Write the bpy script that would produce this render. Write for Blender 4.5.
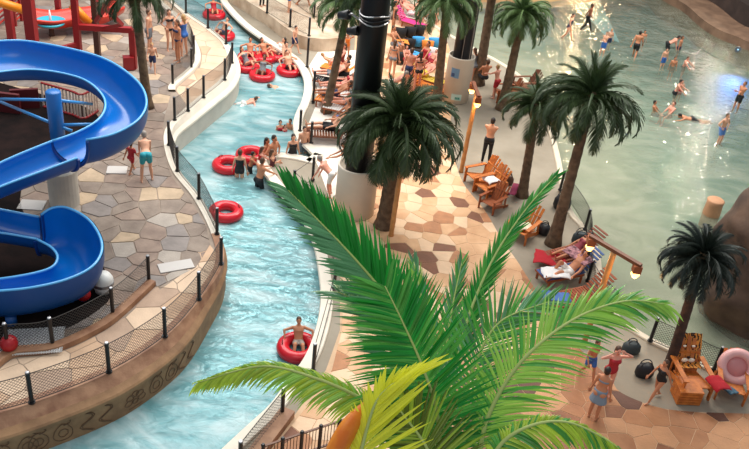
import bpy, bmesh, math, random
from mathutils import Vector, Matrix
random.seed(7)
S = bpy.context.scene
for o in list(bpy.data.objects): bpy.data.objects.remove(o)
COL = S.collection
PI = math.pi
# ------------------------------------------------------------------ camera
CW, CH, FP, CAMH = 749, 449, 870.0, 15.0
NX, NY = -162.0, 1335.0
ND = math.hypot(NX, NY); TH = math.atan2(FP, ND); CC, SS = NY/ND, NX/ND
CF = Vector((0, math.cos(TH), -math.sin(TH))); CR0 = Vector((1, 0, 0)); CD0 = Vector((0, -math.sin(TH), -math.cos(TH)))
CR = CR0*CC + CD0*SS; CU = -(CD0*CC - CR0*SS); CP = Vector((0, 0, CAMH))
cam_d = bpy.data.cameras.new('camera'); cam = bpy.data.objects.new('camera', cam_d); COL.objects.link(cam)
cam_d.sensor_width = 36; cam_d.lens = FP/CW*36; cam_d.clip_end = 400
M4 = Matrix.Identity(4)
for i in range(3):
    M4[i][0] = CR[i]; M4[i][1] = CU[i]; M4[i][2] = -CF[i]; M4[i][3] = CP[i]
cam.matrix_world = M4
S.camera = cam
# ------------------------------------------------------------------ light
S.view_settings.view_transform = 'Standard'; S.view_settings.look = 'None'
S.view_settings.gamma = 1; S.view_settings.use_curve_mapping = False
S.view_settings.exposure = 0.0
wd = bpy.data.worlds.new('world'); S.world = wd; wd.use_nodes = True
wd.node_tree.nodes['Background'].inputs[0].default_value = (0.80, 0.90, 1.0, 1)
wd.node_tree.nodes['Background'].inputs[1].default_value = 0.46
def area_light(name, loc, target, size, sizey, power, color):
    d = bpy.data.lights.new(name, 'AREA'); d.shape = 'RECTANGLE'; d.size = size; d.size_y = sizey; d.energy = power; d.color = color
    o = bpy.data.objects.new(name, d); COL.objects.link(o); o.location = loc
    o.rotation_euler = (Vector(target)-Vector(loc)).to_track_quat('-Z', 'Y').to_euler(); return o
# glazed roof over the lazy river and two warm hall lamps over the wave pool
area_light('skylight', (-6, 32, 21), (-4, 24, 0), 22, 18, 8200, (1.0, 0.97, 0.93))
area_light('skylight_near', (-2, 6, 20), (0, 14, 0), 10, 8, 500, (1.0, 0.97, 0.92))
area_light('pool_fill', (12, 36, 24), (13, 34, 0), 10, 12, 6200, (1.0, 0.95, 0.86))  # unseen fill light, added to brighten the wave pool
def spot(name, loc, target, power, color, ang, radius):
    d = bpy.data.lights.new(name, 'SPOT'); d.energy = power; d.color = color; d.spot_size = math.radians(ang); d.spot_blend = .6; d.shadow_soft_size = radius
    o = bpy.data.objects.new(name, d); COL.objects.link(o); o.location = loc
    o.rotation_euler = (Vector(target)-Vector(loc)).to_track_quat('-Z', 'Y').to_euler(); return o
spot('hall_spotlight', (25.5, 66, 12.2), (14, 38, 0), 4800, (1.0, .88, .66), 60, .4)
spot('shore_spotlight', (16, 76, 10), (8, 46, 0), 5200, (1.0, .66, .32), 50, .7)
# ------------------------------------------------------------------ picture-to-place helpers
def ray(px, py):
    u, v = px-374.5, py-224.5
    return CF*FP + CR*u - CU*v
def P(px, py, Z=0.0):
    r = ray(px, py); t = (Z-CAMH)/r.z
    return CP + r*t
def PD(px, py, d):
    return CP + ray(px, py).normalized()*d
def zat(base, py):
    """height above which the vertical through base reaches picture row py"""
    lo, hi = -3.0, 13.5
    for _ in range(50):
        m = (lo+hi)/2; q = Vector((base[0], base[1], m))-CP
        y = 224.5 - FP*q.dot(CU)/q.dot(CF)
        if y > py: lo = m
        else: hi = m
    return (lo+hi)/2
def proj(p):
    q = Vector(p)-CP; z = q.dot(CF)
    return 374.5+FP*q.dot(CR)/z, 224.5-FP*q.dot(CU)/z
def catmull(pts, n=6, closed=False):
    pts = [Vector(p) for p in pts]; out = []; N = len(pts)
    for i in range(N if closed else N-1):
        if closed: a, b, c, d = pts[(i-1) % N], pts[i], pts[(i+1) % N], pts[(i+2) % N]
        else: a, b, c, d = pts[max(i-1, 0)], pts[i], pts[i+1], pts[min(i+2, N-1)]
        for k in range(n):
            t = k/n
            out.append(0.5*((2*b)+(c-a)*t+(2*a-5*b+4*c-d)*t*t+(3*b-a-3*c+d)*t**3))
    if not closed: out.append(pts[-1])
    return out
def resample(pts, step):
    L = [0]
    for a, b in zip(pts, pts[1:]): L.append(L[-1]+(b-a).length)
    n = max(1, round(L[-1]/step)); out = []; j = 0
    for i in range(n+1):
        s = L[-1]*i/n
        while j < len(L)-2 and L[j+1] < s: j += 1
        t = (s-L[j])/max(1e-9, L[j+1]-L[j]); out.append(pts[j].lerp(pts[j+1], min(1, t)))
    return out
# ------------------------------------------------------------------ materials
def mat(name, col, rough=.6, var=0.0, scale=3.0, bump=0.0, bscale=20.0, metal=0.0, spec=.5, col2=None, trans=0.0, detail=4, island=0.0, emit=None, estr=0):
    m = bpy.data.materials.new(name); m.use_nodes = True; nt = m.node_tree; N = nt.nodes; L = nt.links
    b = N['Principled BSDF']; b.inputs['Roughness'].default_value = rough; b.inputs['Metallic'].default_value = metal
    b.inputs['Specular IOR Level'].default_value = spec
    c = (*col, 1); b.inputs['Base Color'].default_value = c
    src = None
    tc = N.new('ShaderNodeTexCoord')
    if var > 0 or col2:
        nz = N.new('ShaderNodeTexNoise'); nz.inputs['Scale'].default_value = scale; nz.inputs['Detail'].default_value = detail
        L.new(tc.outputs['Object'], nz.inputs['Vector'])
        rp = N.new('ShaderNodeValToRGB'); L.new(nz.outputs['Fac'], rp.inputs['Fac'])
        if col2: c1, c2 = col, col2
        else: c1 = tuple(max(0, v*(1-var)) for v in col); c2 = tuple(min(1, v*(1+var)) for v in col)
        rp.color_ramp.elements[0].position = .35; rp.color_ramp.elements[1].position = .65
        rp.color_ramp.elements[0].color = (*c1, 1); rp.color_ramp.elements[1].color = (*c2, 1)
        src = rp.outputs['Color']
    if island > 0:
        g = N.new('ShaderNodeNewGeometry'); mr = N.new('ShaderNodeMapRange'); L.new(g.outputs['Random Per Island'], mr.inputs['Value'])
        mr.inputs['To Min'].default_value = 1-island; mr.inputs['To Max'].default_value = 1+island
        mx = N.new('ShaderNodeMix'); mx.data_type = 'RGBA'; mx.blend_type = 'MULTIPLY'; mx.inputs['Factor'].default_value = 1
        if src: L.new(src, mx.inputs[6])
        else: mx.inputs[6].default_value = c
        cb = N.new('ShaderNodeCombineColor')
        for k in range(3): L.new(mr.outputs['Result'], cb.inputs[k])
        L.new(cb.outputs[0], mx.inputs[7]); src = mx.outputs[2]
    if src: L.new(src, b.inputs['Base Color'])
    if bump > 0:
        nb = N.new('ShaderNodeTexNoise'); nb.inputs['Scale'].default_value = bscale; nb.inputs['Detail'].default_value = 5
        L.new(tc.outputs['Object'], nb.inputs['Vector'])
        bm_ = N.new('ShaderNodeBump'); bm_.inputs['Strength'].default_value = bump; bm_.inputs['Distance'].default_value = .03
        L.new(nb.outputs['Fac'], bm_.inputs['Height']); L.new(bm_.outputs['Normal'], b.inputs['Normal'])
    if trans > 0:
        tr = N.new('ShaderNodeBsdfTranslucent'); ms = N.new('ShaderNodeMixShader'); ms.inputs[0].default_value = trans
        if src: L.new(src, tr.inputs['Color'])
        else: tr.inputs['Color'].default_value = c
        L.new(b.outputs[0], ms.inputs[1]); L.new(tr.outputs[0], ms.inputs[2])
        L.new(ms.outputs[0], N['Material Output'].inputs['Surface'])
    if emit:
        b.inputs['Emission Color'].default_value = (*emit, 1); b.inputs['Emission Strength'].default_value = estr
    return m
def srgb(r, g, b):
    f = lambda v: ((v/255+.055)/1.055)**2.4 if v/255 > .04045 else v/255/12.92
    return (f(r), f(g), f(b))
MT = {}
def C(name, rgb, **k):
    if name not in MT: MT[name] = mat(name, srgb(*rgb), **k)
    return MT[name]
def water_mat(name, tint, body, bodyfac, ripple, rscale, rough, foam=None, foamscale=2.0, foamamt=0.0, det=3, calm=None):
    m = bpy.data.materials.new(name); m.use_nodes = True; nt = m.node_tree; N = nt.nodes; L = nt.links
    N.remove(N['Principled BSDF']); out = N['Material Output']
    tc = N.new('ShaderNodeTexCoord')
    mp = N.new('ShaderNodeMapping'); mp.inputs['Rotation'].default_value = (0, 0, .5); mp.inputs['Scale'].default_value = (1, 1.9, 1)
    L.new(tc.outputs['Object'], mp.inputs['Vector'])
    n1 = N.new('ShaderNodeTexNoise'); n1.inputs['Scale'].default_value = rscale; n1.inputs['Detail'].default_value = det; n1.inputs['Distortion'].default_value = 1.2
    L.new(mp.outputs[0], n1.inputs['Vector'])
    bp = N.new('ShaderNodeBump'); bp.inputs['Strength'].default_value = ripple; bp.inputs['Distance'].default_value = .12
    L.new(n1.outputs['Fac'], bp.inputs['Height'])
    if calm:  # ripples die out towards the shallow end
        sx = N.new('ShaderNodeSeparateXYZ'); L.new(tc.outputs['Object'], sx.inputs[0]); ma = N.new('ShaderNodeMapRange'); L.new(sx.outputs['Y'], ma.inputs['Value'])
        ma.inputs['From Min'].default_value = calm[0]; ma.inputs['From Max'].default_value = calm[1]; ma.inputs['To Min'].default_value = calm[2]; ma.inputs['To Max'].default_value = ripple; L.new(ma.outputs[0], bp.inputs['Strength'])
    tr = N.new('ShaderNodeBsdfTransparent'); tr.inputs['Color'].default_value = (*tint, 1)
    df = N.new('ShaderNodeBsdfDiffuse'); df.inputs['Color'].default_value = (*body, 1); L.new(bp.outputs[0], df.inputs['Normal'])
    if foam:
        nf = N.new('ShaderNodeTexNoise'); nf.inputs['Scale'].default_value = foamscale; nf.inputs['Detail'].default_value = 6; nf.inputs['Distortion'].default_value = 1.6
        L.new(mp.outputs[0], nf.inputs['Vector'])
        rp = N.new('ShaderNodeValToRGB'); rp.color_ramp.elements[0].position = .40; rp.color_ramp.elements[1].position = .66
        rp.color_ramp.elements[0].color = (*body, 1); rp.color_ramp.elements[1].color = (*foam, 1)
        L.new(nf.outputs['Fac'], rp.inputs['Fac']); L.new(rp.outputs[0], df.inputs['Color'])
        mr = N.new('ShaderNodeMapRange'); mr.inputs['From Min'].default_value = .38; mr.inputs['From Max'].default_value = .66
        mr.inputs['To Min'].default_value = bodyfac; mr.inputs['To Max'].default_value = min(1, bodyfac+foamamt)
        L.new(nf.outputs['Fac'], mr.inputs['Value'])
    m1 = N.new('ShaderNodeMixShader'); m1.inputs[0].default_value = bodyfac
    if foam: L.new(mr.outputs[0], m1.inputs[0])
    L.new(tr.outputs[0], m1.inputs[1]); L.new(df.outputs[0], m1.inputs[2])
    gl = N.new('ShaderNodeBsdfGlossy'); gl.inputs['Roughness'].default_value = rough; L.new(bp.outputs[0], gl.inputs['Normal'])
    fr = N.new('ShaderNodeFresnel'); fr.inputs['IOR'].default_value = 1.33; L.new(bp.outputs[0], fr.inputs['Normal'])
    m2 = N.new('ShaderNodeMixShader'); L.new(fr.outputs[0], m2.inputs[0]); L.new(m1.outputs[0], m2.inputs[1]); L.new(gl.outputs[0], m2.inputs[2])
    L.new(m2.outputs[0], out.inputs['Surface'])
    return m
# ------------------------------------------------------------------ objects
def tag(o, label=None, cat=None, group=None, kind=None):
    if label: o['label'] = label
    if cat: o['category'] = cat
    if group: o['group'] = group
    if kind: o['kind'] = kind
    return o
def empty(name, loc=(0, 0, 0), rz=0, label=None, cat=None, group=None):
    o = bpy.data.objects.new(name, None); COL.objects.link(o); o.location = loc; o.rotation_euler = (0, 0, rz); o.empty_display_size = .1
    return tag(o, label, cat, group)
def place(name, me, m=None, parent=None, loc=None, rot=None, scale=None):
    o = bpy.data.objects.new(name, me); COL.objects.link(o)
    if m is not None:
        if me.materials:
            if me.materials[0] != m: o.material_slots[0].link = 'OBJECT'; o.material_slots[0].material = m
        else: me.materials.append(m)
    if parent: o.parent = parent
    if loc is not None: o.location = loc
    if rot is not None: o.rotation_euler = rot
    if scale is not None: o.scale = scale if hasattr(scale, '__len__') else (scale,)*3
    return o
class MB:
    def __init__(s): s.v = []; s.f = []; s.mi = []
    def add(s, vs, fs, mi=0):
        n = len(s.v); s.v += [tuple(v) for v in vs]; s.f += [tuple(i+n for i in f) for f in fs]; s.mi += [mi]*len(fs); return s
    def box(s, c, d, rot=None, mi=0):
        hx, hy, hz = d[0]/2, d[1]/2, d[2]/2; c = Vector(c)
        vs = [Vector((x*hx, y*hy, z*hz)) for x in (-1, 1) for y in (-1, 1) for z in (-1, 1)]
        if rot is not None: vs = [rot @ v for v in vs]
        return s.add([v+c for v in vs], [(0, 1, 3, 2), (4, 6, 7, 5), (0, 4, 5, 1), (2, 3, 7, 6), (0, 2, 6, 4), (1, 5, 7, 3)], mi)
    def bar(s, a, b, w, h=None, up=(0, 0, 1), mi=0):
        a, b = Vector(a), Vector(b); h = h or w; t = (b-a).normalized(); up = Vector(up)
        if abs(t.dot(up)) > .98: up = Vector((1, 0, 0))
        x = t.cross(up).normalized(); y = x.cross(t)
        vs = [p+x*(sx*w/2)+y*(sy*h/2) for p in (a, b) for sx, sy in ((-1, -1), (1, -1), (1, 1), (-1, 1))]
        return s.add(vs, [(3, 2, 1, 0), (4, 5, 6, 7), (0, 1, 5, 4), (1, 2, 6, 5), (2, 3, 7, 6), (3, 0, 4, 7)], mi)
    def tube(s, pts, rad, n=8, caps=True, mi=0, sq=(1, 1), side=None):
        pts = [Vector(p) for p in pts]; N = len(pts)
        if not hasattr(rad, '__len__'): rad = [rad]*N
        vs = []; pu = None
        for i, p in enumerate(pts):
            t = (pts[min(i+1, N-1)]-pts[max(i-1, 0)]).normalized()
            if pu is None:
                pu = Vector(side) if side is not None else (Vector((0, 0, 1)) if abs(t.z) < .9 else Vector((1, 0, 0)))
            x = (pu - t*pu.dot(t)).normalized(); pu = x; y = t.cross(x)
            for k in range(n):
                a = 2*PI*k/n; vs.append(p+x*(math.cos(a)*rad[i]*sq[0])+y*(math.sin(a)*rad[i]*sq[1]))
        fs = [(i*n+k, i*n+(k+1) % n, (i+1)*n+(k+1) % n, (i+1)*n+k) for i in range(N-1) for k in range(n)]
        if caps: fs += [tuple(range(n-1, -1, -1)), tuple((N-1)*n+k for k in range(n))]
        return s.add(vs, fs, mi)
    def capsule(s, a, b, ra, rb, n=10, sq=(1, 1), side=None):
        a, b = Vector(a), Vector(b); t = (b-a).normalized()
        pts = []; rs = []
        for k in range(4):
            q = PI/2*k/3.2+.08; pts.append(a-t*ra*math.cos(q)); rs.append(ra*math.sin(q))
        pts += [a, (a+b)/2, b]; rs += [ra, (ra+rb)/2, rb]
        for k in range(3, -1, -1):
            q = PI/2*k/3.2+.08; pts.append(b+t*rb*math.cos(q)); rs.append(rb*math.sin(q))
        return s.tube(pts, rs, n, sq=sq, side=side)
    def lathe(s, prof, n=20, c=(0, 0, 0), mi=0, sc=(1, 1)):
        c = Vector(c); vs = []
        for r, z in prof:
            for k in range(n):
                a = 2*PI*k/n; vs.append(c+Vector((r*math.cos(a)*sc[0], r*math.sin(a)*sc[1], z)))
        fs = [(i*n+k, i*n+(k+1) % n, (i+1)*n+(k+1) % n, (i+1)*n+k) for i in range(len(prof)-1) for k in range(n)]
        if prof[0][0] > 1e-4: fs.append(tuple(range(n-1, -1, -1)))
        if prof[-1][0] > 1e-4: fs.append(tuple((len(prof)-1)*n+k for k in range(n)))
        return s.add(vs, fs, mi)
    def ball(s, c, r, n=10, m=7, rot=None):
        c = Vector(c); r = Vector(r) if hasattr(r, '__len__') else Vector((r, r, r)); vs = []
        for i in range(m+1):
            p = PI*i/m
            for k in range(n):
                a = 2*PI*k/n; v = Vector((r.x*max(.02, math.sin(p))*math.cos(a), r.y*max(.02, math.sin(p))*math.sin(a), r.z*math.cos(p)))
                vs.append(c+(rot @ v if rot is not None else v))
        fs = [(i*n+k, (i+1)*n+k, (i+1)*n+(k+1) % n, i*n+(k+1) % n) for i in range(m) for k in range(n)]
        fs += [tuple(range(n)), tuple(m*n+k for k in range(n-1, -1, -1))]
        return s.add(vs, fs)
    def mesh(s, name, m=None, smooth=False):
        me = bpy.data.meshes.new(name); me.from_pydata(s.v, [], s.f)
        if m is not None:
            for q in (m if isinstance(m, (list, tuple)) else [m]): me.materials.append(q)
            if any(s.mi): me.polygons.foreach_set('material_index', s.mi)
        if smooth: me.polygons.foreach_set('use_smooth', [True]*len(me.polygons))
        me.update(); return me
    def build(s, name, m, parent=None, smooth=False, **k):
        return place(name, s.mesh(name, m, smooth), None, parent, **k)
def poly_area(p): return sum(p[i][0]*p[(i+1) % len(p)][1]-p[(i+1) % len(p)][0]*p[i][1] for i in range(len(p)))/2
def prism(poly, z0, z1, name, m, parent=None, kind=None):
    """flat slab with an arbitrary outline"""
    if poly_area(poly) < 0: poly = poly[::-1]
    bm = bmesh.new(); vs = [bm.verts.new((p[0], p[1], z1)) for p in poly]
    f = bm.faces.new(vs); r = bmesh.ops.extrude_face_region(bm, geom=[f])
    for e in r['geom']:
        if isinstance(e, bmesh.types.BMVert): e.co.z = z0
    bmesh.ops.triangulate(bm, faces=[q for q in bm.faces if len(q.verts) > 4])
    bmesh.ops.recalc_face_normals(bm, faces=bm.faces)
    me = bpy.data.meshes.new(name); bm.to_mesh(me); bm.free(); me.materials.append(m)
    o = place(name, me, None, parent)
    if kind: o['kind'] = kind
    return o
def inside(p, poly):
    c = False; n = len(poly); j = n-1
    for i in range(n):
        if (poly[i][1] > p[1]) != (poly[j][1] > p[1]) and p[0] < (poly[j][0]-poly[i][0])*(p[1]-poly[i][1])/(poly[j][1]-poly[i][1])+poly[i][0]: c = not c
        j = i
    return c
def clip_half(poly, nx, ny, d):
    out = []; n = len(poly)
    for i in range(n):
        a, b = poly[i], poly[(i+1) % n]; da = a[0]*nx+a[1]*ny-d; db = b[0]*nx+b[1]*ny-d
        if da <= 0: out.append(a)
        if (da < 0 < db) or (db < 0 < da):
            t = da/(da-db); out.append((a[0]+(b[0]-a[0])*t, a[1]+(b[1]-a[1])*t))
    return out
def dirt(p): return p
def flagstones(parent, region, z, sp, mats, weights, name, seed, joint=.03, jitter=.42, h=.02, cap=300, holes=(), tone=None):
    rnd = random.Random(seed); region = [(p[0], p[1]) for p in region]
    if poly_area(region) < 0: region = region[::-1]
    xs = [p[0] for p in region]; ys = [p[1] for p in region]
    x0, x1, y0, y1 = min(xs)-sp, max(xs)+sp, min(ys)-sp, max(ys)+sp; seeds = {}
    nx, ny = int((x1-x0)/sp)+1, int((y1-y0)/sp)+1
    for i in range(nx):
        for j in range(ny): seeds[i, j] = (x0+(i+.5+rnd.uniform(-jitter, jitter))*sp, y0+(j+.5+rnd.uniform(-jitter, jitter))*sp)
    cells = []
    for (i, j), s in seeds.items():
        cell = [(s[0]-2*sp, s[1]-2*sp), (s[0]+2*sp, s[1]-2*sp), (s[0]+2*sp, s[1]+2*sp), (s[0]-2*sp, s[1]+2*sp)]
        for di in (-2, -1, 0, 1, 2):
            for dj in (-2, -1, 0, 1, 2):
                q = seeds.get((i+di, j+dj))
                if q is None or q == s: continue
                dx, dy = q[0]-s[0], q[1]-s[1]; L = math.hypot(dx, dy); dx /= L; dy /= L
                cell = clip_half(cell, dx, dy, (s[0]+q[0])/2*dx+(s[1]+q[1])/2*dy-joint/2)
                if len(cell) < 3: break
            if len(cell) < 3: break
        if len(cell) < 3: continue
        ins = [inside(p, region) for p in cell]
        if not any(ins): continue
        if not all(ins):
            cl = region; m = len(cell)
            for k in range(m):
                a, b = cell[k], cell[(k+1) % m]; ex, ey = b[0]-a[0], b[1]-a[1]; L = math.hypot(ex, ey)
                if L < 1e-6: continue
                n_ = (ey/L, -ex/L); cl = clip_half(cl, n_[0], n_[1], a[0]*n_[0]+a[1]*n_[1])
                if len(cl) < 3: break
            cell = cl
            if len(cell) < 3 or len(cell) > 26: continue
        if abs(poly_area(cell)) < .012: continue
        cx, cy = sum(p[0] for p in cell)/len(cell), sum(p[1] for p in cell)/len(cell)
        if any(inside((cx, cy), hh) for hh in holes): continue
        u, v = proj((cx, cy, z))
        if not (-30 < u < CW+30 and -30 < v < CH+30): continue
        cells.append((-(abs(poly_area(cell))/((Vector((cx, cy, z))-CP).length**2)), cell))
    cells.sort(key=lambda c: c[0]); rest = MB()
    for k, (_, cell) in enumerate(cells):
        mi = rnd.choices(range(len(weights)), weights)[0]+(tone(cell[0][0], cell[0][1]) if tone else 0); n = len(cell); hh = h*rnd.uniform(.7, 1.2)
        cx, cy = sum(p[0] for p in cell)/n, sum(p[1] for p in cell)/n; b = .012/max(.1, abs(poly_area(cell))**.5)
        vs = [(p[0], p[1], z-.01) for p in cell]+[(p[0], p[1], z+hh*.6) for p in cell]+[(p[0]+(cx-p[0])*b, p[1]+(cy-p[1])*b, z+hh) for p in cell]
        fs = [(r*n+q, r*n+(q+1) % n, (r+1)*n+(q+1) % n, (r+1)*n+q) for r in (0, 1) for q in range(n)]+[tuple(2*n+q for q in range(n))]
        if k < cap: MB().add(vs, fs).build(name, mats[mi], parent)
        else: rest.add(vs, fs, mi)
    if rest.v: tag(rest.build(name+'_field', mats, parent), kind='stuff')
# ================================================================== SETTING
concrete = C('concrete', (196, 188, 176), rough=.75, var=.10, scale=1.4, bump=.25, bscale=14)
concrete_l = C('pale_coping', (232, 222, 205), rough=.7, var=.07, scale=1.8, bump=.2, bscale=12)
concrete_w = C('carved_wall', (160, 122, 86), rough=.75, col2=srgb(132, 98, 68), scale=2.4, bump=.35, bscale=9)
curb_brown = C('brown_curb', (136, 92, 66), rough=.6, col2=srgb(176, 132, 100), scale=2.5, bump=.2)
sand = C('sand_walk', (226, 200, 170), rough=.8, col2=srgb(198, 166, 136), scale=1.3, bump=.15)
grout_l = C('grey_joint', (154, 138, 124), rough=.85, var=.08)
grout_r = C('tan_joint', (206, 172, 138), rough=.85, var=.08)
black = C('black_paint', (24, 24, 27), rough=.4)
steel = C('dull_steel', (150, 150, 152), rough=.35, metal=.8)
blackm = C('black_wire', (58, 54, 50), rough=.5)

# ground under everything: pool shells
river_floor = C('river_floor', (128, 196, 206), rough=.5, col2=srgb(96, 168, 184), scale=.8)
prism([(-25, 5), (12, 5), (12, 60), (-25, 60)], -1.25, -1.05, 'floor', river_floor, kind='structure')

# left bank: post line at Z=1 with outward offset
LB = [((-40, 424), .5), ((31.9, 402.5), .5), ((109, 372), .5), ((165, 336), .42), ((199, 299), .24), ((221, 264), .10), ((217, 234), .12), ((199, 198.5), .16),
      ((177.5, 171), .14), ((169, 145), .14), ((171.5, 128), .16), ((188, 111), .28), ((203.6, 97.6), .32), ((224.7, 80), .32), ((232, 63), .3), ((226, 44), .25), ((208, 28), .2), ((186, 13), .2), ((166, -4), .2), ((150, -22), .2)]
lb_pts = [P(*p, 1.0) for p, _ in LB]; lb = catmull(lb_pts, 8)
lb_off = []
for i in range(len(LB)-1):
    for k in range(8): lb_off.append(LB[i][1]*(1-k/8)+LB[i+1][1]*k/8)
lb_off.append(LB[-1][1])
def offset2(pts, off, side):
    out = []
    for i, p in enumerate(pts):
        t = pts[min(i+1, len(pts)-1)]-pts[max(i-1, 0)]; t.z = 0; t.normalize(); n = Vector((t.y, -t.x, 0))*side
        o_ = off[i] if hasattr(off, '__len__') else off
        out.append(p+n*o_)
    return out
lb_out = offset2(lb, lb_off, 1); lb_in = offset2(lb, .16, -1)
def strip(name, rows, m, parent=None, kind='structure', smooth=False):
    mb = MB(); n = len(rows[0]); vs = [v for r in rows for v in r]
    fs = [(i*n+k, i*n+k+1, (i+1)*n+k+1, (i+1)*n+k) for i in range(len(rows)-1) for k in range(n-1)]
    mb.add(vs, fs); o = mb.build(name, m, parent, smooth)
    if kind: o['kind'] = kind
    return o
def setz(pts, z): return [Vector((p.x, p.y, z)) for p in pts]
def cut(a, b): return lambda r: r[a:b]
K1 = 6*8  # lower bank uses the carved brown wall, upper bank pale concrete
for nm, a, b, mw, mc in (('wall_left', 0, K1+1, concrete_w, curb_brown), ('wall_back', K1, len(lb), concrete, concrete_l)):
    o_, i_, l_ = lb_out[a:b], lb_in[a:b], lb[a:b]
    mid = [x.lerp(y, .35) for x, y in zip(o_, l_)]
    wl = strip(nm, [setz(o_, -1.06), setz(o_, .70)], mw)
    strip('coping', [setz(offset2(o_, .04, 1), .66), setz(offset2(o_, .04, 1), .74), setz(o_, .78), setz(mid, .84)], mw if a == 0 else concrete_l, wl, None)
    strip('curb', [setz(mid, .84), setz(offset2(l_, .06, 1), 1.04), setz(i_, 1.04), setz(i_, .9)], mc, wl, None)
    if a == 0: WL = wl; WLo = o_
# carved motifs on the lower wall
carve = C('carving', (104, 76, 54), rough=.8)
def motif(mb, s0, kind, sc):
    base = resample(WLo, .02)
    def pt(u, v):
        i = max(1, min(len(base)-2, int((s0+u*sc)/.02))); t = (base[i+1]-base[i-1]).normalized(); n = Vector((t.y, -t.x, 0)); q = base[i]; return Vector((q.x, q.y, .34+v*sc*.9))+n*.012
    def ln(f, n): mb.tube([pt(*f(k/(n-1))) for k in range(n)], .009, 5)
    if kind == 0:
        for off in (0, 1):
            ln(lambda t: (off*.85-.35+.33*math.cos(2*PI*t)*(1-.3*math.sin(2*PI*t)), .05+.42*math.sin(2*PI*t)-.05), 26)
            ln(lambda t: (off*.85-.35+.17*math.cos(2*PI*t), -.05+.2*math.sin(2*PI*t)), 16)
        for off in (0, 1): ln(lambda t: (off*.85-.35+.3*math.sin(3*t), .45+.12*math.cos(3*t)), 8)
    elif kind == 1:
        for off in (0, 1): ln(lambda t: (off*.7-.35+.24*math.sin(2*PI*t*1.15), .5-1.0*t), 24); ln(lambda t: (off*.7-.27+.24*math.sin(2*PI*t*1.15), .5-1.0*t), 24)
    else:
        for a in range(5):
            c, s = math.cos(a*PI/4), math.sin(a*PI/4)
            ln(lambda t: (.3*c+.16*math.cos(2*PI*t), -.1+.34*s+.14*math.sin(2*PI*t)), 14)
        ln(lambda t: (.12*math.cos(2*PI*t), -.15+.12*math.sin(2*PI*t)), 12); ln(lambda t: (-.3+.6*t, -.42), 4)
blen = sum((b-a).length for a, b in zip(WLo, WLo[1:]))
base_r = resample(WLo, .05)
def s_of(px):
    best = min(range(len(base_r)), key=lambda i: abs(proj((base_r[i].x, base_r[i].y, .36))[0]-px)+(0 if i < len(base_r)*.8 else 99)); return best*.05*blen/((len(base_r)-1)*.05)
for px, kd in ((12, 0), (50, 0), (97, 1), (136, 2), (163, 0), (186, 1)):
    mb = MB(); motif(mb, s_of(px), kd, .62); mb.build('carved_motif', carve, WL)

# left deck
far_l = [P(120, -60, 1), P(-260, -60, 1), P(-260, 520, 1)]
deck_l = [(p.x, p.y) for p in lb_in]+[(q.x, q.y) for q in far_l]
prism(deck_l, -.5, 1.0, 'floor_left', grout_l, kind='structure'); FL = bpy.data.objects['floor_left']
# river and wave pool water
# right bank water edge
RB = [(196, -30), (222, 0), (230, 13), (247, 31), (267, 46), (286, 58), (301, 70), (309, 83), (311.5, 95), (309, 110), (303, 124), (301, 135), (304, 147), (314, 157), (322, 165)]
RB2 = [(312, 173), (290, 168), (270, 167), (266, 172), (276, 187), (290.5, 205), (305, 220), (317, 240), (324, 258), (328, 279), (331, 305), (329, 330), (321.5, 357), (312, 377), (300, 393), (281, 421), (252, 449), (215, 485), (180, 520)]
rb = catmull([P(*p, 0) for p in RB], 5)+catmull([P(*p, 0) for p in RB2], 5)
ZR = .35
WP = [(395, -30), (420, 12), (440, 30), (465, 44), (482, 54), (494, 60), (516, 74), (533, 91), (548, 122), (557, 155), (563, 185), (570, 212), (585, 230), (596, 252), (600, 280), (608, 308), (640, 335), (685, 357), (713, 370.5), (749, 378), (800, 386)]
wp = catmull([P(*p, ZR) for p in WP], 5)
deck_r = [(p.x, p.y) for p in rb]+[(P(180, 620, 0).x, P(180, 620, 0).y), (P(900, 620, 0).x, P(900, 620, 0).y)]+[(p.x, p.y) for p in reversed(wp)]
prism(deck_r, -1.2, ZR, 'floor_right', C('deck_concrete', (140, 129, 112), rough=.8, col2=srgb(158, 147, 130), scale=.7, bump=.2, bscale=6), kind='structure'); FR = bpy.data.objects['floor_right']
rbl = setz(rb, 0)
strip('baseboard_river', [setz(offset2(rbl, -.03, 1), -1.0), setz(offset2(rbl, -.03, 1), ZR+.03), setz(offset2(rbl, -.01, 1), ZR+.06), setz(offset2(rbl, .30, 1), ZR+.06), setz(offset2(rbl, .32, 1), ZR-.02)], concrete_l)
wpl = wp
strip('baseboard_pool', [setz(offset2(wpl, .12, 1), -.6), setz(offset2(wpl, .12, 1), ZR+.03), setz(offset2(wpl, .1, 1), ZR+.06), setz(offset2(wpl, -.08, 1), ZR+.06), setz(offset2(wpl, -.1, 1), ZR-.02)], C('pool_coping', (214, 200, 178), rough=.6, var=.06))
rw = water_mat('river_water', (.66, .92, .94), srgb(150, 208, 214), .45, .5, 1.6, .08, foam=srgb(206, 232, 234), foamscale=.5, foamamt=.22)
river_poly = [(p.x, p.y) for p in lb_out]+[(p.x, p.y) for p in reversed(rb)]
# river outline reaches under both banks
rp_ = [(-12, 6), (4, 6), (4, 22), (1.5, 33), (-2, 48), (-14, 58), (-14, 40), (-8.6, 30), (-10, 20)]
rp_ = [(P(-60, 560).x-3, 8)]+[(p.x, p.y) for p in lb]+[(p.x, p.y) for p in offset2(rbl, .15, 1)]
o = prism(rp_, -.02, 0, 'river_water', rw, kind='structure')
for p in list(o.data.polygons): pass
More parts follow.
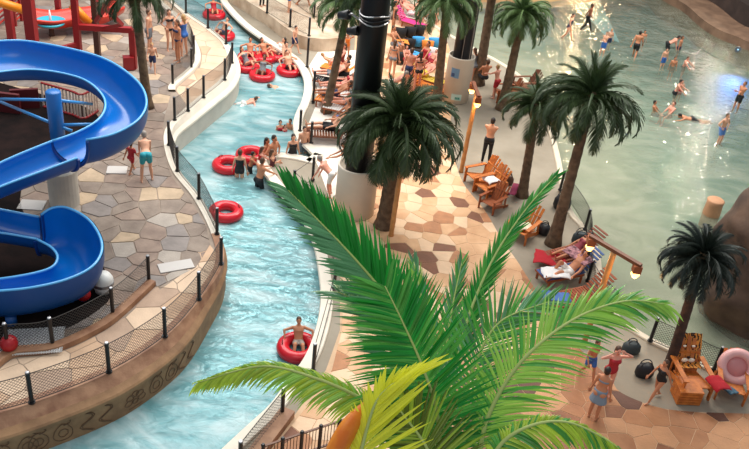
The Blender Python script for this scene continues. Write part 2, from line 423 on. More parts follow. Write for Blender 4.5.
# wave pool basin with a sloping painted floor and its water
def pool_floor_mat():
    m = bpy.data.materials.new('pool_floor'); m.use_nodes = True; N = m.node_tree.nodes; L = m.node_tree.links; b = N['Principled BSDF']; b.inputs['Roughness'].default_value = .6
    tc = N.new('ShaderNodeTexCoord'); sx = N.new('ShaderNodeSeparateXYZ'); L.new(tc.outputs['Object'], sx.inputs[0])
    a = N.new('ShaderNodeMapRange'); a.inputs['From Min'].default_value = -.22; a.inputs['From Max'].default_value = -1.0; L.new(sx.outputs['Z'], a.inputs['Value'])
    r = N.new('ShaderNodeValToRGB'); L.new(a.outputs[0], r.inputs[0])
    r.color_ramp.elements[0].color = (*srgb(166, 158, 138), 1); r.color_ramp.elements[1].color = (*srgb(40, 84, 78), 1)
    e = r.color_ramp.elements.new(.35); e.color = (*srgb(120, 138, 122), 1)
    nz = N.new('ShaderNodeTexNoise'); nz.inputs['Scale'].default_value = .8; nz.inputs['Detail'].default_value = 5; L.new(tc.outputs['Object'], nz.inputs['Vector'])
    mr = N.new('ShaderNodeMapRange'); mr.inputs['To Min'].default_value = .75; mr.inputs['To Max'].default_value = 1.25; L.new(nz.outputs['Fac'], mr.inputs['Value'])
    mx = N.new('ShaderNodeVectorMath'); mx.operation = 'SCALE'; L.new(r.outputs[0], mx.inputs[0]); L.new(mr.outputs[0], mx.inputs['Scale']); L.new(mx.outputs[0], b.inputs['Base Color']); return m
mb = MB(); nx_, ny_ = 40, 60; x0_, x1_, y0_, y1_ = 0.5, 32, 12, 66
shore = [(p.x, p.y) for p in wp]
def depth(x, y):
    d = min((x-a)**2+(y-b)**2 for a, b in shore)**.5
    return -.24-.85*min(1, max(0, (d-2.5)/9))**.9
vs = []
for j in range(ny_+1):
    for i in range(nx_+1):
        x = x0_+(x1_-x0_)*i/nx_; y = y0_+(y1_-y0_)*j/ny_; vs.append((x, y, depth(x, y)))
mb.add(vs, [(j*(nx_+1)+i, j*(nx_+1)+i+1, (j+1)*(nx_+1)+i+1, (j+1)*(nx_+1)+i) for j in range(ny_) for i in range(nx_)])
tag(mb.build('floor_wave_pool', pool_floor_mat(), smooth=True), kind='structure')
ww = water_mat('wave_pool_water', (.86, .93, .88), srgb(186, 196, 172), .16, .38, 2.7, .03, foam=srgb(204, 204, 182), foamscale=.5, foamamt=.13, det=.6, calm=(22, 36, .10))
SHORE = [(560, -40), (640, -18), (662, 0), (683, 12), (700, 27), (717, 38), (735, 45), (749, 51), (800, 66), (900, 80)]
sh = catmull([P(*p, 0) for p in SHORE], 5)
# water slab under the coping, up to the far shore
wpoly = [(p.x, p.y) for p in offset2(wp, -.02, 1)]+[(30, 12), (36, 30)]+[(p.x, p.y) for p in reversed(sh)]+[(P(560, -8).x, P(560, -8).y), (P(470, -3).x, P(470, -3).y), (P(395, -30).x, P(395, -30).y)]
wo = prism(wpoly, -.02, 0.0, 'wave_pool_water', ww, kind='structure')
bm = bmesh.new(); bm.from_mesh(wo.data); bmesh.ops.delete(bm, geom=[f for f in bm.faces if f.normal.z < .5], context='FACES'); bm.to_mesh(wo.data); bm.free()
# far shore: brown stone walk, curb and beach
brownstone = C('brown_stone', (134, 104, 82), rough=.8, col2=srgb(104, 78, 60), scale=1.2, bump=.3, bscale=5)
sh_o = offset2(sh, 1.9, -1)
strip('wall_right', [setz(sh, -1), setz(sh, .45), setz(offset2(sh, .3, -1), .5), setz(sh_o, .5)], brownstone)
rockwork = C('dark_rockwork', (62, 48, 42), rough=.85, var=.35, scale=1.0, bump=.7, bscale=2.5)  # dark rocks behind the far stone walk
bk = offset2(sh, 1.9, -1)
strip('wall_back_rock', [setz(bk, .5), setz(offset2(sh, 2.0, -1), 1.5), setz(offset2(sh, 2.6, -1), 2.4), setz(offset2(sh, 9, -1), 3.0)], rockwork)
beach = C('beach_tan', (150, 112, 74), rough=.6, col2=srgb(188, 146, 96), scale=.8, bump=.2)
far_beach = [P(395, -30), P(470, 2), P(540, 3), P(600, -6), P(650, -12)]
mb = MB(); r0 = far_beach; r1 = [p+Vector((1, 6, .6)) for p in r0]; r2 = [p+Vector((2, 16, .9)) for p in r0]
mb.add([p+Vector((0, -.8, -.08)) for p in r0]+r1+r2, [(i, i+1, i+6, i+5) for i in range(4)]+[(5+i, 6+i, 11+i, 10+i) for i in range(4)])
tag(mb.build('floor_beach', beach), kind='structure')
# raised walk behind the river's right bank
RW = [(200, -50), (222, -17), (246, 0), (267, 13), (288, 29), (307, 37), (336, 38), (350, 26), (356, -50)]
rwk = catmull([P(*p, .95) for p in RW], 4)
RWo = prism([(p.x, p.y) for p in rwk], -.4, .95, 'floor_raised_walk', C('mottled_wall', (216, 196, 172), rough=.8, col2=srgb(182, 156, 130), scale=1.6, bump=.3, bscale=6), kind='structure')
# ------------------------------------------------------------------ stones
GS = [C('grey_flagstone', (150, 134, 120), rough=.7, col2=srgb(126, 110, 98), scale=2.2, bump=.3, bscale=10), C('rose_flagstone', (160, 138, 122), rough=.7, col2=srgb(132, 112, 100), scale=2, bump=.3, bscale=10),
      C('slate_flagstone', (136, 126, 120), rough=.65, var=.12, scale=3, bump=.3, bscale=10), C('ochre_flagstone', (186, 162, 134), rough=.7, var=.12, scale=3, bump=.3, bscale=10), C('pale_flagstone', (168, 156, 144), rough=.6, var=.08, scale=3, bump=.3)]
inner = [(-20, 376), (9, 353), (53, 347), (90, 331), (113, 316), (149, 283)]
innerW = catmull([P(*p, 1) for p in inner], 6)
up_in = [(171.5, 92), (173, 86), (191.5, 69.5), (197, 56), (190, 38), (180, 22), (160, 4), (140, -12)]
up_inW = catmull([P(*p, 1) for p in up_in], 6)
edge_l = [(p.x, p.y) for p in innerW]+[(P(158, 287, 1).x, P(158, 287, 1).y), (P(196, 268, 1).x, P(196, 268, 1).y), (P(210, 245, 1).x, P(210, 245, 1).y), (P(206, 226, 1).x, P(206, 226, 1).y), (P(190, 200, 1).x, P(190, 200, 1).y),
         (P(172, 178, 1).x, P(172, 178, 1).y), (P(163, 150, 1).x, P(163, 150, 1).y), (P(164, 118, 1).x, P(164, 118, 1).y)]+[(p.x, p.y) for p in up_inW]+[(P(120, -40, 1).x, P(120, -40, 1).y), (P(-60, -40, 1).x, P(-60, -40, 1).y), (P(-60, 376, 1).x, P(-60, 376, 1).y)]
flagstones(FL, edge_l, 1.0, .62, GS, [5, 4, 2, 1.2, .8], 'flagstone', 3, joint=.026)
# sandy walk between the fences: slabs
walk = [(p.x, p.y) for p in lb_in if True][:58]
WS = [C('sand_slab', (214, 186, 158), rough=.75, var=.08, scale=2, bump=.2), C('clay_slab', (198, 164, 134), rough=.75, var=.1, scale=2, bump=.2), C('worn_slab', (178, 150, 128), rough=.75, var=.1, scale=2, bump=.2)]
wlow = [(p.x, p.y) for p in lb_in[2:44]]+[(P(206, 240, 1).x, P(206, 240, 1).y), (P(186, 272, 1).x, P(186, 272, 1).y), (P(160, 290, 1).x, P(160, 290, 1).y)]+[(p.x, p.y) for p in reversed(offset2(innerW, .25, 1))]
flagstones(FL, wlow, 1.0, .8, WS, [4, 2, 1], 'walk_slab', 5, joint=.02, h=.014, cap=120)
wup = [(p.x, p.y) for p in lb_in[90:142]]+[(p.x, p.y) for p in reversed(offset2(up_inW, .2, 1))]
flagstones(FL, wup, 1.0, .8, WS, [6, 1.2, .3], 'walk_slab', 6, joint=.02, h=.014, cap=120)
TS = [C('tan_flagstone', (222, 178, 136), rough=.65, col2=srgb(204, 156, 114), scale=1.5, bump=.25, bscale=9), C('peach_flagstone', (230, 194, 158), rough=.65, var=.08, scale=2, bump=.25, bscale=9),
      C('rust_flagstone', (180, 124, 84), rough=.65, var=.12, scale=3, bump=.25, bscale=9), C('umber_flagstone', (128, 82, 58), rough=.65, var=.12, scale=3, bump=.25, bscale=9)]
BD = [(440, 20), (452, 60), (453, 102), (449, 133), (454, 157), (463, 183), (485, 211), (502, 240), (517, 261), (531, 283), (560, 325), (585, 355), (610, 379), (621, 393), (656, 407), (692, 412), (749, 414), (820, 418)]
bd = catmull([P(*p, ZR) for p in BD], 4)
gd = prism([(p.x, p.y) for p in bd]+[(P(900, 620, ZR).x, P(900, 620, ZR).y), (P(250, 620, ZR).x, P(250, 620, ZR).y)]+[(P(*q, ZR).x, P(*q, ZR).y) for q in ((260, 460), (300, 408), (326, 370), (340, 330), (340, 250), (326, 215), (345, 178), (350, 118), (354, 60), (356, 20))], ZR-.01, ZR+.006, 'stone_bed', grout_r, FR)
prism([(P(*q, ZR).x, P(*q, ZR).y) for q in ((309, 66), (318, 52), (362, 50), (356, 118), (352, 178), (330, 200), (318, 166), (307, 145), (306, 130), (316, 105), (317, 88))], ZR-.01, ZR+.008, 'pale_deck', C('pale_deck', (232, 224, 212), rough=.7, var=.05), FR)
reg = [(p.x, p.y) for p in bd]+[(P(820, 500, ZR).x, P(820, 500, ZR).y), (P(230, 500, ZR).x, P(230, 500, ZR).y)]+[(P(*q, ZR).x, P(*q, ZR).y) for q in ((268, 455), (306, 408), (332, 370), (342, 330), (343, 250), (330, 215), (348, 178), (353, 118), (357, 60), (359, 20))]
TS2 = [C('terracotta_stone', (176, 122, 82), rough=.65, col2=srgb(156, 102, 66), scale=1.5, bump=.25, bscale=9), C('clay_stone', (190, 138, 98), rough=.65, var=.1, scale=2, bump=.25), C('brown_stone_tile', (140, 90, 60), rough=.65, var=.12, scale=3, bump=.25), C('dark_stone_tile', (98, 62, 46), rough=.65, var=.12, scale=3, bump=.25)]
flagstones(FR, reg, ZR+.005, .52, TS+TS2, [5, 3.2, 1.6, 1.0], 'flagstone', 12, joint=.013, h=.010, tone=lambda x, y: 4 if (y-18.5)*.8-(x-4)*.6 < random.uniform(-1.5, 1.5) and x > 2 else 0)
# ================================================================== FENCES
def wire_panel(mb, a, b, z0, h, sp, w=.009):
    """diamond net between two posts, following a..b polyline"""
    pts = resample([Vector((p.x, p.y, 0)) for p in [a]+[b]], .5) if False else None
def fence(posts_px, Z, h, name, label, curve=None, post_r=.048, net=True, group=None, ph=None, sp=.085, netm=None, postw=None):
    pts = [P(*p, Z) for p in posts_px]; pts = [Vector((p.x, p.y, Z)) for p in pts]
    root = empty(name, pts[0], 0, label, 'fence', group); inv = -pts[0]
    for p in pts:
        r = (postw or post_r); mb = MB(); mb.lathe([(r, 0), (r, h-.03), (r*.95, h-.02)], 10); mb.lathe([(r*1.6, 0), (r*1.6, .03)], 10)
        q = mb.build('post', black, root, loc=p-pts[0])
        MB().lathe([(r*1.05, 0), (r*.8, .02), (.001, .022)], 10, (0, 0, h-.02)).build('post_cap', steel, q)
    crv = catmull(pts, 8)
    for i in range(len(pts)-1 if net else 0):
        seg = resample(crv[i*8:i*8+9], sp); n = len(seg)-1
        rows = int(h*.92/sp); mb = MB(); z0 = .05
        def q(i_, j_): return seg[i_]+inv+Vector((0, 0, z0+j_*sp))
        for dirn in (1, -1):
            for s in range(-rows, n+1):
                run = [(s+k if dirn == 1 else s+rows-k, k) for k in range(rows+1)]
                run = [(x, y) for x, y in run if 0 <= x <= n]
                if len(run) > 1:
                    ln = [q(*r_) for r_ in run]
                    for c_, d_ in zip(ln[::3], ln[3::3] if len(ln) > 3 else [ln[-1]]): pass
                    mb.tube(ln, .0048, 3, caps=False)
        if net != 'cable': tag(mb.build('wire_mesh', netm or blackm, root), kind='stuff')
        for zz in (z0, z0+rows*sp): MB().tube([p+inv+Vector((0, 0, zz)) for p in seg], .010, 5).build('cable', blackm, root)
    return root
FH = .88
fence([(-28, 418), (31.9, 402.5), (109, 372), (165, 336.5), (199, 299.5), (221, 264)], 1.04, FH, 'mesh_fence', 'black-post net fence along the carved brown wall at the bottom left of the river')
fence([(217, 234), (199, 198.5), (177.5, 171), (169, 145)], 1.04, FH, 'mesh_fence', 'short net fence on the left bank beside the red tube floating alone')
fence([(174.7, 120), (188, 111), (203.6, 97.6), (224.7, 80), (232, 63)], 1.04, FH, 'mesh_fence', 'net fence round the bulging pale wall that juts into the river')
fence([(226, 44), (208, 28), (186, 13), (168, -2)], 1.04, FH, 'mesh_fence', 'net fence on the river bank at the top left, upstream of the bulge')
fence([(172.8, 86), (191.5, 69.5), (194, 56), (185, 36), (160, 10)], 1.0, FH, 'mesh_fence', 'inner net fence beside the group of women at the top left')
fence([(-30, 366), (9, 353), (53, 347), (113, 316), (149, 283)], 1.0, FH, 'mesh_fence', 'inner net fence around the lower loop of the blue slide')
fence([(240, 470), (282, 416)], ZR+.05, FH, 'mesh_fence', 'short net fence panel at the bottom centre beside the river')
fence([(313, 371), (334, 288), (331, 252), (315, 217), (293.5, 194)], ZR+.05, FH, 'cable_fence', 'black posts with thin cables on the right bank behind the big green palm fronds', net='cable')
fence([(293.5, 194), (312.6, 180)], ZR+.05, FH, 'cable_fence', 'short cable rail by the steps left of the cream column base', net='cable')
fence([(300, 131), (311, 143)], ZR+.05, .85, 'mesh_fence', 'two black posts beside the man stretching his legs on a lounger', net=False)
fence([(307, 67), (313, 102)], ZR+.05, 1.3, 'mesh_fence', 'two tall black posts where the boy climbs out of the river', net=False)
fence([(267, 13), (290, 27), (309, 36)], .95, .85, 'mesh_fence', 'net fence on top of the raised mottled wall above the river')
fence([(276, -12), (314, 17), (340, 12)], .95, .85, 'mesh_fence', 'second net fence further back on the raised walk')
fence([(560, 190), (585, 229.5), (587.5, 281), (611, 312)], ZR+.06, .78, 'mesh_fence', 'net fence between the sunloungers and the wave pool, by the lit lamp')
fence([(650, 341), (685, 357), (713.5, 370.5), (757, 379)], ZR+.06, .82, 'mesh_fence', 'net fence at the wave pool edge behind the tiger chair')
# brown curb of inner splash area
o = strip('trim_1', [setz(offset2(innerW, .22, 1), .98), setz(offset2(innerW, .2, 1), 1.14), setz(offset2(innerW, -.02, 1), 1.14), setz(offset2(innerW, -.04, 1), .98)], curb_brown)
o = strip('trim_2', [setz(offset2(up_inW, .16, 1), .98), setz(offset2(up_inW, .14, 1), 1.1), setz(offset2(up_inW, -.1, 1), 1.1), setz(offset2(up_inW, -.12, 1), .98)], concrete_l)
# balustrade, bottom centre
br = empty('metal_balustrade', P(300, 455, ZR), 0, 'dark bronze balustrade at the bottom edge left of the orange flower sheath', 'railing')
bz = C('bronze_rail', (92, 62, 46), rough=.4, metal=.3)
a_ = P(262, 470, ZR)-br.location; b_ = P(372, 432, ZR)-br.location
a_.z = b_.z = 0; dv = b_-a_
for z_ in (.08, .72): MB().bar(a_+Vector((0, 0, z_)), b_+Vector((0, 0, z_)), .045, .03).build('rail', bz, br)
for k in range(7):
    q = a_+dv*k/6; mb = MB().lathe([(.035, 0), (.035, .74), (.05, .76), (.03, .8)], 8, q); mb.build('post', black, br)
for k in range(36):
    q = a_+dv*(k+.5)/36; MB().tube([q+Vector((0, 0, .08)), q+Vector((0, 0, .72))], .009, 5).build('baluster', bz, br)
# end curb by the lower fence
mb = MB().bar(P(250, 462, ZR+.1), P(288, 412, ZR+.1), .34, .22); tag(mb.build('trim_3', curb_brown), kind='structure')
# ================================================================== WATER SLIDE
blue = C('slide_blue', (6, 110, 196), rough=.22, var=.06, scale=1.0)
blue_d = C('slide_shell', (10, 74, 140), rough=.4)
rim_m = C('slide_rim', (92, 172, 226), rough=.25)
flange_m = C('slide_flange', (12, 58, 128), rough=.4)
slide = empty('water_slide', P(65, 203, 1.0), 0, 'bright blue open flume water slide with two loops on the left', 'slide'); SL = slide.location.copy()
def flume(inner_px, outer_px, dep, n=10):
    A = [P(x, y, z) for x, y, z in inner_px]; B = [P(x, y, z) for x, y, z in outer_px]
    A = resample(catmull(A, 10), .12); B = resample(catmull(B, 10), .12); N = 60
    A = resample(A, sum((b-a).length for a, b in zip(A, A[1:]))/N); B = resample(B, sum((b-a).length for a, b in zip(B, B[1:]))/N)
    M = min(len(A), len(B)); A, B = A[:M], B[:M]; K = 14; rows = []; outer = []
    for a, b in zip(A, B):
        zb = min(a.z, b.z)-dep; r = []; ro = []
        for k in range(K+1):
            t = k/K; s = (1-math.cos(PI*t))/2; xy = a.lerp(b, s); g = math.sin(PI*t)**.8
            z = (a.z if t < .5 else b.z); z = z-(z-zb)*g; r.append(Vector((xy.x, xy.y, z))-SL)
            c = Vector(((a.x+b.x)/2, (a.y+b.y)/2, 0)); w = Vector((xy.x-c.x, xy.y-c.y, 0)); w = w.normalized() if w.length > 1e-4 else w
            ro.append(Vector((xy.x, xy.y, z))-SL+w*.05+Vector((0, 0, -.05*g)))
        rows.append(r); outer.append(ro)
    def grid(rows, flip=False):
        k = len(rows[0]); vs = [v for r in rows for v in r]
        fs = [(i*k+j, i*k+j+1, (i+1)*k+j+1, (i+1)*k+j) for i in range(len(rows)-1) for j in range(k-1)]
        return vs, fs
    sec = MB().add(*grid(rows)).build('flume_section', blue, slide, True)
    MB().add(*grid(outer)).build('flume_shell', blue_d, sec, True)
    MB().tube([r[0] for r in rows], .035, 8).build('rim', rim_m, sec, True); MB().tube([r[-1] for r in rows], .035, 8).build('rim', rim_m, sec, True)
    for e in (0, len(rows)-1):
        mb = MB(); mb.tube([v+Vector((0, 0, -.02)) for v in outer[e]], .05, 6); mb.build('flange', flange_m, sec)
    return A, B
flume([(-70, 84, 4.5), (0, 72, 4.42), (40, 70, 4.37), (80, 78, 4.3), (100, 92, 4.2), (105.5, 106, 4.1), (98, 120, 4.0), (78, 132, 3.9), (53, 141, 3.8)],
      [(-70, 50, 4.8), (0, 41, 4.75), (40, 43, 4.72), (100, 57, 4.66), (135, 79, 4.6), (146.5, 100, 4.5), (139, 119, 4.4), (114, 134, 4.3), (86, 140, 4.22)], .42)
flume([(55, 140, 3.8), (25, 152, 3.7), (0, 163, 3.62), (-40, 182, 3.5), (-90, 206, 3.35)], [(77, 158, 3.66), (40, 172, 3.58), (0, 187, 3.5), (-40, 205, 3.4), (-90, 228, 3.25)], .42)
flume([(-90, 232, 2.6), (-40, 231, 2.45), (0, 233, 2.2), (36, 239, 2.0)], [(-90, 200, 2.7), (-40, 203, 2.6), (0, 209.5, 2.4), (39, 217, 2.2)], .4)
flume([(36, 239, 2.0), (52, 248, 1.96), (57.5, 259, 1.9), (46, 270, 1.85), (0, 279, 1.8), (-50, 281, 1.7)], [(41, 215, 2.45), (52, 208, 2.55), (68, 208, 2.55), (90, 221, 2.5), (102, 244, 2.45), (95, 264, 2.4), (71, 278, 2.35), (36, 287, 2.3), (0, 291, 2.25), (-60, 294, 2.15)], .5)
MB().lathe([(.20, 1.2), (.20, zat(SL, 92)-1.0), (.17, zat(SL, 92)-.97)], 20).build('support_column', C('column_blue', (28, 104, 178), rough=.35), slide, True)
MB().lathe([(.42, 0), (.42, 1.12), (.38, 1.16)], 24).build('concrete_footing', concrete, slide)
MB().lathe([(.33, 1.15), (.33, 1.3), (.24, 1.36)], 24).build('footing_cap', blue, slide)
ct = Vector((0, 0, zat(SL, 100)-1.0))
for (px, py, z) in ((-6, 99, 3.7), (98, 124, 3.55), (92, 104, 3.65), (-4, 100, 3.0), (72, 131, 3.4), (52, 96, 3.9)):
    q = P(px, py, z)-SL; st = ct.copy(); st.z -= (.0 if px in (-6, 92, 52) else .75); MB().tube([st, q], .045, 8).build('strut', C('strut_blue', (56, 140, 206), rough=.3), slide, True)
for px, py in ((20, 350), (50, 345)):
    pass
MB().lathe([(.13, 0), (.13, .3)], 14, P(12, 325, 1.0)-SL).build('support_column', blue_d, slide, True)
MB().lathe([(.13, 0), (.13, .5)], 14, P(84, 300, 1.0)-SL).build('support_column', blue_d, slide, True)
# dark splash pit under the slide
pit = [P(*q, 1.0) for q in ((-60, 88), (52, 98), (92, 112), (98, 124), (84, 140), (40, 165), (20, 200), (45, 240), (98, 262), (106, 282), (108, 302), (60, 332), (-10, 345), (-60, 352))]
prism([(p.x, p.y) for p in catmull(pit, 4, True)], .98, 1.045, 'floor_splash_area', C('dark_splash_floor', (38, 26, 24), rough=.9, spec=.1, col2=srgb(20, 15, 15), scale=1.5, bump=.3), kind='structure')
def red_ball(px, py, z, r, lab):
    o = MB().ball((0, 0, r), r, 16, 10).build('red_buoy', C('buoy_red', (176, 26, 34), rough=.35), None, True, loc=P(px, py, z)); tag(o, lab, 'ball', 'red buoys')
red_ball(10, 350, 1.06, .2, 'dark red ball behind the inner fence under the lower slide loop, at the left edge'); red_ball(84, 300, 1.06, .18, 'small dark red ball under the right end of the lower slide loop')
mb = MB()
for i in range(24): mb.box((i*.055-.66, 0, 0), (.022, .9, .03))
for j in range(14): mb.box((0, j*.065-.42, 0), (1.34, .02, .03))
tag(mb.build('drain_grate', C('white_grate', (214, 214, 214), rough=.5), loc=P(33, 341, 1.09), rot=(0, 0, .28)), 'pale grate panel lying on the floor behind the inner fence', 'grate')
wl_ = empty('white_float', P(104, 292, 1.0), .4, 'white rounded float standing by the fence beside the lower slide loop', 'float')
MB().lathe([(.02, 0), (.2, .04), (.25, .2), (.25, .42), (.18, .55), (.02, .6)], 18).build('float_body', C('float_white', (226, 226, 222), rough=.4), wl_, True)
MB().lathe([(.262, .26), (.262, .34)], 18).build('band', steel, wl_)
# ================================================================== RED PLAY STRUCTURE
red = C('structure_red', (150, 28, 32), rough=.45); red_b = C('trough_red', (214, 58, 40), rough=.4); orange = C('pipe_orange', (240, 142, 28), rough=.4); brownp = C('brown_post', (78, 48, 38), rough=.6)
ps = empty('play_structure', P(80, 70, 1), 0, 'red climbing and splash structure with orange pipes behind the blue slide', 'playground'); PL = ps.location.copy()
def up(px, py): b = P(px, py, 1.0); return b
for (px, py, w, m_) in ((37, 78, .34, red), (80, 66, .22, red), (98, 56, .2, brownp), (134, 69, .22, red), (12, 40, .26, red), (60, 26, .2, red)):
    b = up(px, py); MB().box((0, 0, 2.6), (w, w, 5.2 if px != 134 else 0)) if False else None
    top = 5.0 if px != 134 else zat(b, 29)-1
    MB().box((0, 0, top/2), (w, w, top)).build('post', m_, ps, loc=b-PL)
b1, b2 = up(134, 69), up(80, 66); zt = zat(b1, 30)
MB().bar(Vector((b1.x, b1.y, zt))-PL, Vector((b2.x, b2.y, zt))-PL, .2).build('beam', red, ps)
zt2 = zat(up(37, 78), 33); zt3 = zat(b2, 44)
q1 = up(37, 78); q1 = Vector((q1.x, q1.y, zt3))-PL; q2 = Vector((b2.x, b2.y, zt3))-PL
MB().bar(q1, q2, .12, .16).build('beam', red, ps)
for k in range(16):
    v = q1.lerp(q2, (k+.5)/16); MB().bar(v, v-Vector((0, 0, .8)), .05).build('slat', brownp, ps)
MB().bar(q1-Vector((0, 0, .8)), q2-Vector((0, 0, .8)), .1).build('beam', red, ps)
for (x0, y0, z0, x1, y1, z1) in ((98, 0, 4.4, 122, 25, 3.1), (112, -4, 4.4, 96, 22, 3.2), (121, 25, 3.1, 96, 30, 2.3)):
    MB().bar(P(x0, y0, z0)-PL, P(x1, y1, z1)-PL, .13).build('brace', red, ps)
for (x0, y0, z0, x1, y1, z1, r) in ((-8, 0, 3.0, 24, 10, 2.6, .17), (72, 5, 3.3, 89, 23, 2.6, .16)):
    MB().tube([P(x0, y0, z0)-PL, P(x1, y1, z1)-PL], r, 12).build('pipe', orange, ps, True)
# red trough slide
A_ = [P(34, 8, 1.9), P(52, 10, 1.8), P(70, 8, 1.8), P(100, 4, 1.9), P(118, -8, 2.0)]; B_ = [P(34, 19, 1.9), P(54, 21, 1.8), P(76, 18, 1.8), P(104, 16, 1.9), P(124, 6, 2.0)]
mb = MB(); A_ = catmull(A_, 6); B_ = catmull(B_, 6); rows = []
for a, b in zip(A_, B_): rows += [[a.lerp(b, s)+Vector((0, 0, -.5*math.sin(PI*s)))-PL for s in (0, .1, .3, .5, .7, .9, 1)]]
k = 7; mb.add([v for r in rows for v in r], [(i*k+j, i*k+j+1, (i+1)*k+j+1, (i+1)*k+j) for i in range(len(rows)-1) for j in range(6)]); tr = mb.build('trough', red_b, ps, True)
md = tr.modifiers.new('s', 'SOLIDIFY'); md.thickness = .07
MB().box((0, 0, .3), (.4, .3, .5)).build('valve_box', red, ps, loc=P(129, 70, 1)-PL, rot=(0, 0, .4))
# red/white climbing drum and box at the far left
for px, py, w, h_ in ((4, 27, 1.1, 1.4), (20, 24, .6, 1.1)):
    cbx = empty('slatted_panel', P(px, py, 1)-PL); cbx.parent = ps
    for k in range(7): MB().box((0, 0, 0), (.07, w, .05)).build('slat', red if k % 2 else red_b, cbx, loc=(-.1, 0, .2+k*h_/7))
    for s in (-1, 1): MB().box((0, 0, 0), (.1, .1, h_+.3)).build('slat_post', red, cbx, loc=(-.05, s*w/2, (h_+.3)/2))
ft = empty('mushroom_fountain', P(52, 36, 1), 0, 'round turquoise fountain table on a dark stem among the red posts', 'fountain')
zf = zat(ft.location, 22)-1
MB().lathe([(.14, 0), (.1, .1), (.09, zf-.1), (.2, zf-.04)], 14).build('stem', brownp, ft, True)
MB().lathe([(.1, zf-.06), (.5, zf-.08), (.6, zf), (.6, zf+.05), (.54, zf+.05), (.5, zf+.02), (.001, zf+.02)], 28).build('dish', C('dish_teal', (60, 178, 200), rough=.2), ft, True)
MB().lathe([(.07, zf), (.05, zf+.25), (.02, zf+.5)], 10).build('water_jet', C('foam_white', (235, 245, 248), rough=.3), ft, True)
# white picket rail seen through the upper loop
pk = empty('picket_rail', P(74, 118, 1.0), .0, 'curved white picket rail with red base seen inside the upper slide loop', 'railing')
cv = catmull([P(44, 108, 1), P(72, 116, 1), P(84, 120, 1), P(98, 112, 1)], 8)
cv = resample(cv, .14)
for p in cv: MB().box((0, 0, .5), (.055, .03, .9)).build('picket', C('picket_white', (226, 206, 190), rough=.6), pk, loc=p-pk.location)
MB().tube([p-pk.location+Vector((0, 0, .06)) for p in cv], .05, 6).build('base_rail', red, pk)
MB().tube([p-pk.location+Vector((0, 0, .94)) for p in cv], .04, 6).build('top_rail', red, pk)
for k, (x, y) in enumerate(((8, 112), (26, 108))): MB().box((0, 0, .35), (.9, .12, .7)).build('splash_panel', C('panel_darkred', (92, 22, 26), rough=.5), ps, loc=P(x, y, 1.04)-PL, rot=(0, 0, .4*k))
# white slab patches on the left deck
for px, py, w, d, r, lb_ in ((117, 170, .6, .45, .2, 'pale square mat on the grey flagstones beside the boy in red'), (32, 205, .7, .5, .1, 'pale mat on the flagstones under the upper slide'), (176, 266, .9, .4, .5, 'long pale access cover on the walk near the fence corner')):
    o = MB().box((0, 0, .0), (w, d, .03)).build('floor_cover', C('cover_white', (196, 190, 184), rough=.5), loc=P(px, py, 1.03), rot=(0, 0, r)); tag(o, lb_, 'cover')
# ================================================================== PILLARS
def cyl_pillar(px, py, top_y, R, lab, name):
    t = empty(name, P(px, py, ZR), 0, lab, 'pillar'); h = zat(t.location, top_y)-ZR
    MB().lathe([(R*1.0, 0), (R, h-.05), (R*1.01, h), (R*.93, h+.01), (R*.9, h-.03), (R*.88, h-.25), (.001, h-.25)], 32).build('concrete_base', C('base_cream', (222, 208, 190), rough=.7, var=.06, scale=1.2, bump=.12, bscale=8), t, True)
    return t, h
t1, h1 = cyl_pillar(354, 211, 164, .63, 'huge black round column rising from a cream concrete base beside the river', 'support_column')
colblk = C('column_black', (16, 17, 20), rough=.45, spec=.3)
MB().lathe([(.40, h1-.3), (.40, 13.2)], 32).build('column_shaft', colblk, t1, True)
zc = zat(t1.location, 17)-ZR
for dz in (0, .12, -.1): MB().tube([Vector((.42*math.cos(a*PI/8), .42*math.sin(a*PI/8), zc+dz+.03*math.sin(a+dz*9))) for a in range(17)], .022, 5).build('cable', steel if dz else black, t1)
def floodlight(px, py, z, lab):
    f = empty('floodlight', Vector((0, 0, 0))); q = PD(px, py, (Vector((t1.location.x-.62, t1.location.y-.1, z))-CP).length); f.location = q; tag(f, lab, 'light')
    mb = MB().lathe([(.001, -.17), (.10, -.16), (.12, 0), (.14, .16), (.12, .17), (.11, .12), (.001, .12)], 14); mb.build('housing', black, f, True, rot=(PI/2-.3, 0, 1.2))
    e = Vector((t1.location.x-.4, t1.location.y-.05, q.z-.1))-q
    MB().tube([Vector((0, 0, 0)), e*.5+Vector((0, 0, .1)), e], .03, 6).build('arm', steel, f)
floodlight(344, 15, zc+ZR, 'black floodlight clamped high on the left of the big black column'); floodlight(353, 31, zc+ZR-.7, 'lower black floodlight on an angled arm left of the big black column')
t2, h2 = cyl_pillar(455, 99, 55, .53, 'cream round pillar base with stickers carrying a cluster of dark columns near the wave pool', 'support_column')
for k in range(4):
    a = k*PI/2+.5; MB().lathe([(.2, h2-.3), (.2, 14)], 18, (.2*math.cos(a), .2*math.sin(a), 0)).build('column_shaft', C('shaft_dark', (40, 44, 54), rough=.4), t2, True)
for k in range(2): MB().tube([Vector((-.04+.3*k, -.41, h2-.2)), Vector((-.04+.3*k, -.41, 13))], .016, 5).build('conduit', steel, t2)
def sticker(px, py, w, h_, m_, nm, extra=None):
    c = t2.location; z = zat(c, py)-ZR; d = P(px, py, z+ZR)-c; ang = math.atan2(d.x, .55)
    ang = math.asin(max(-.9, min(.9, (px-proj((c.x, c.y, z+ZR))[0])/24.4/.53)))
    n = 6; vs = []
    for i in range(n+1):
        a = ang+(i/n-.5)*w/.53
        for s in (0, 1): vs.append((.535*math.sin(a), -.535*math.cos(a), z-h_/2+s*h_))
    MB().add(vs, [(2*i, 2*i+2, 2*i+3, 2*i+1) for i in range(n)]).build(nm, m_, t2)
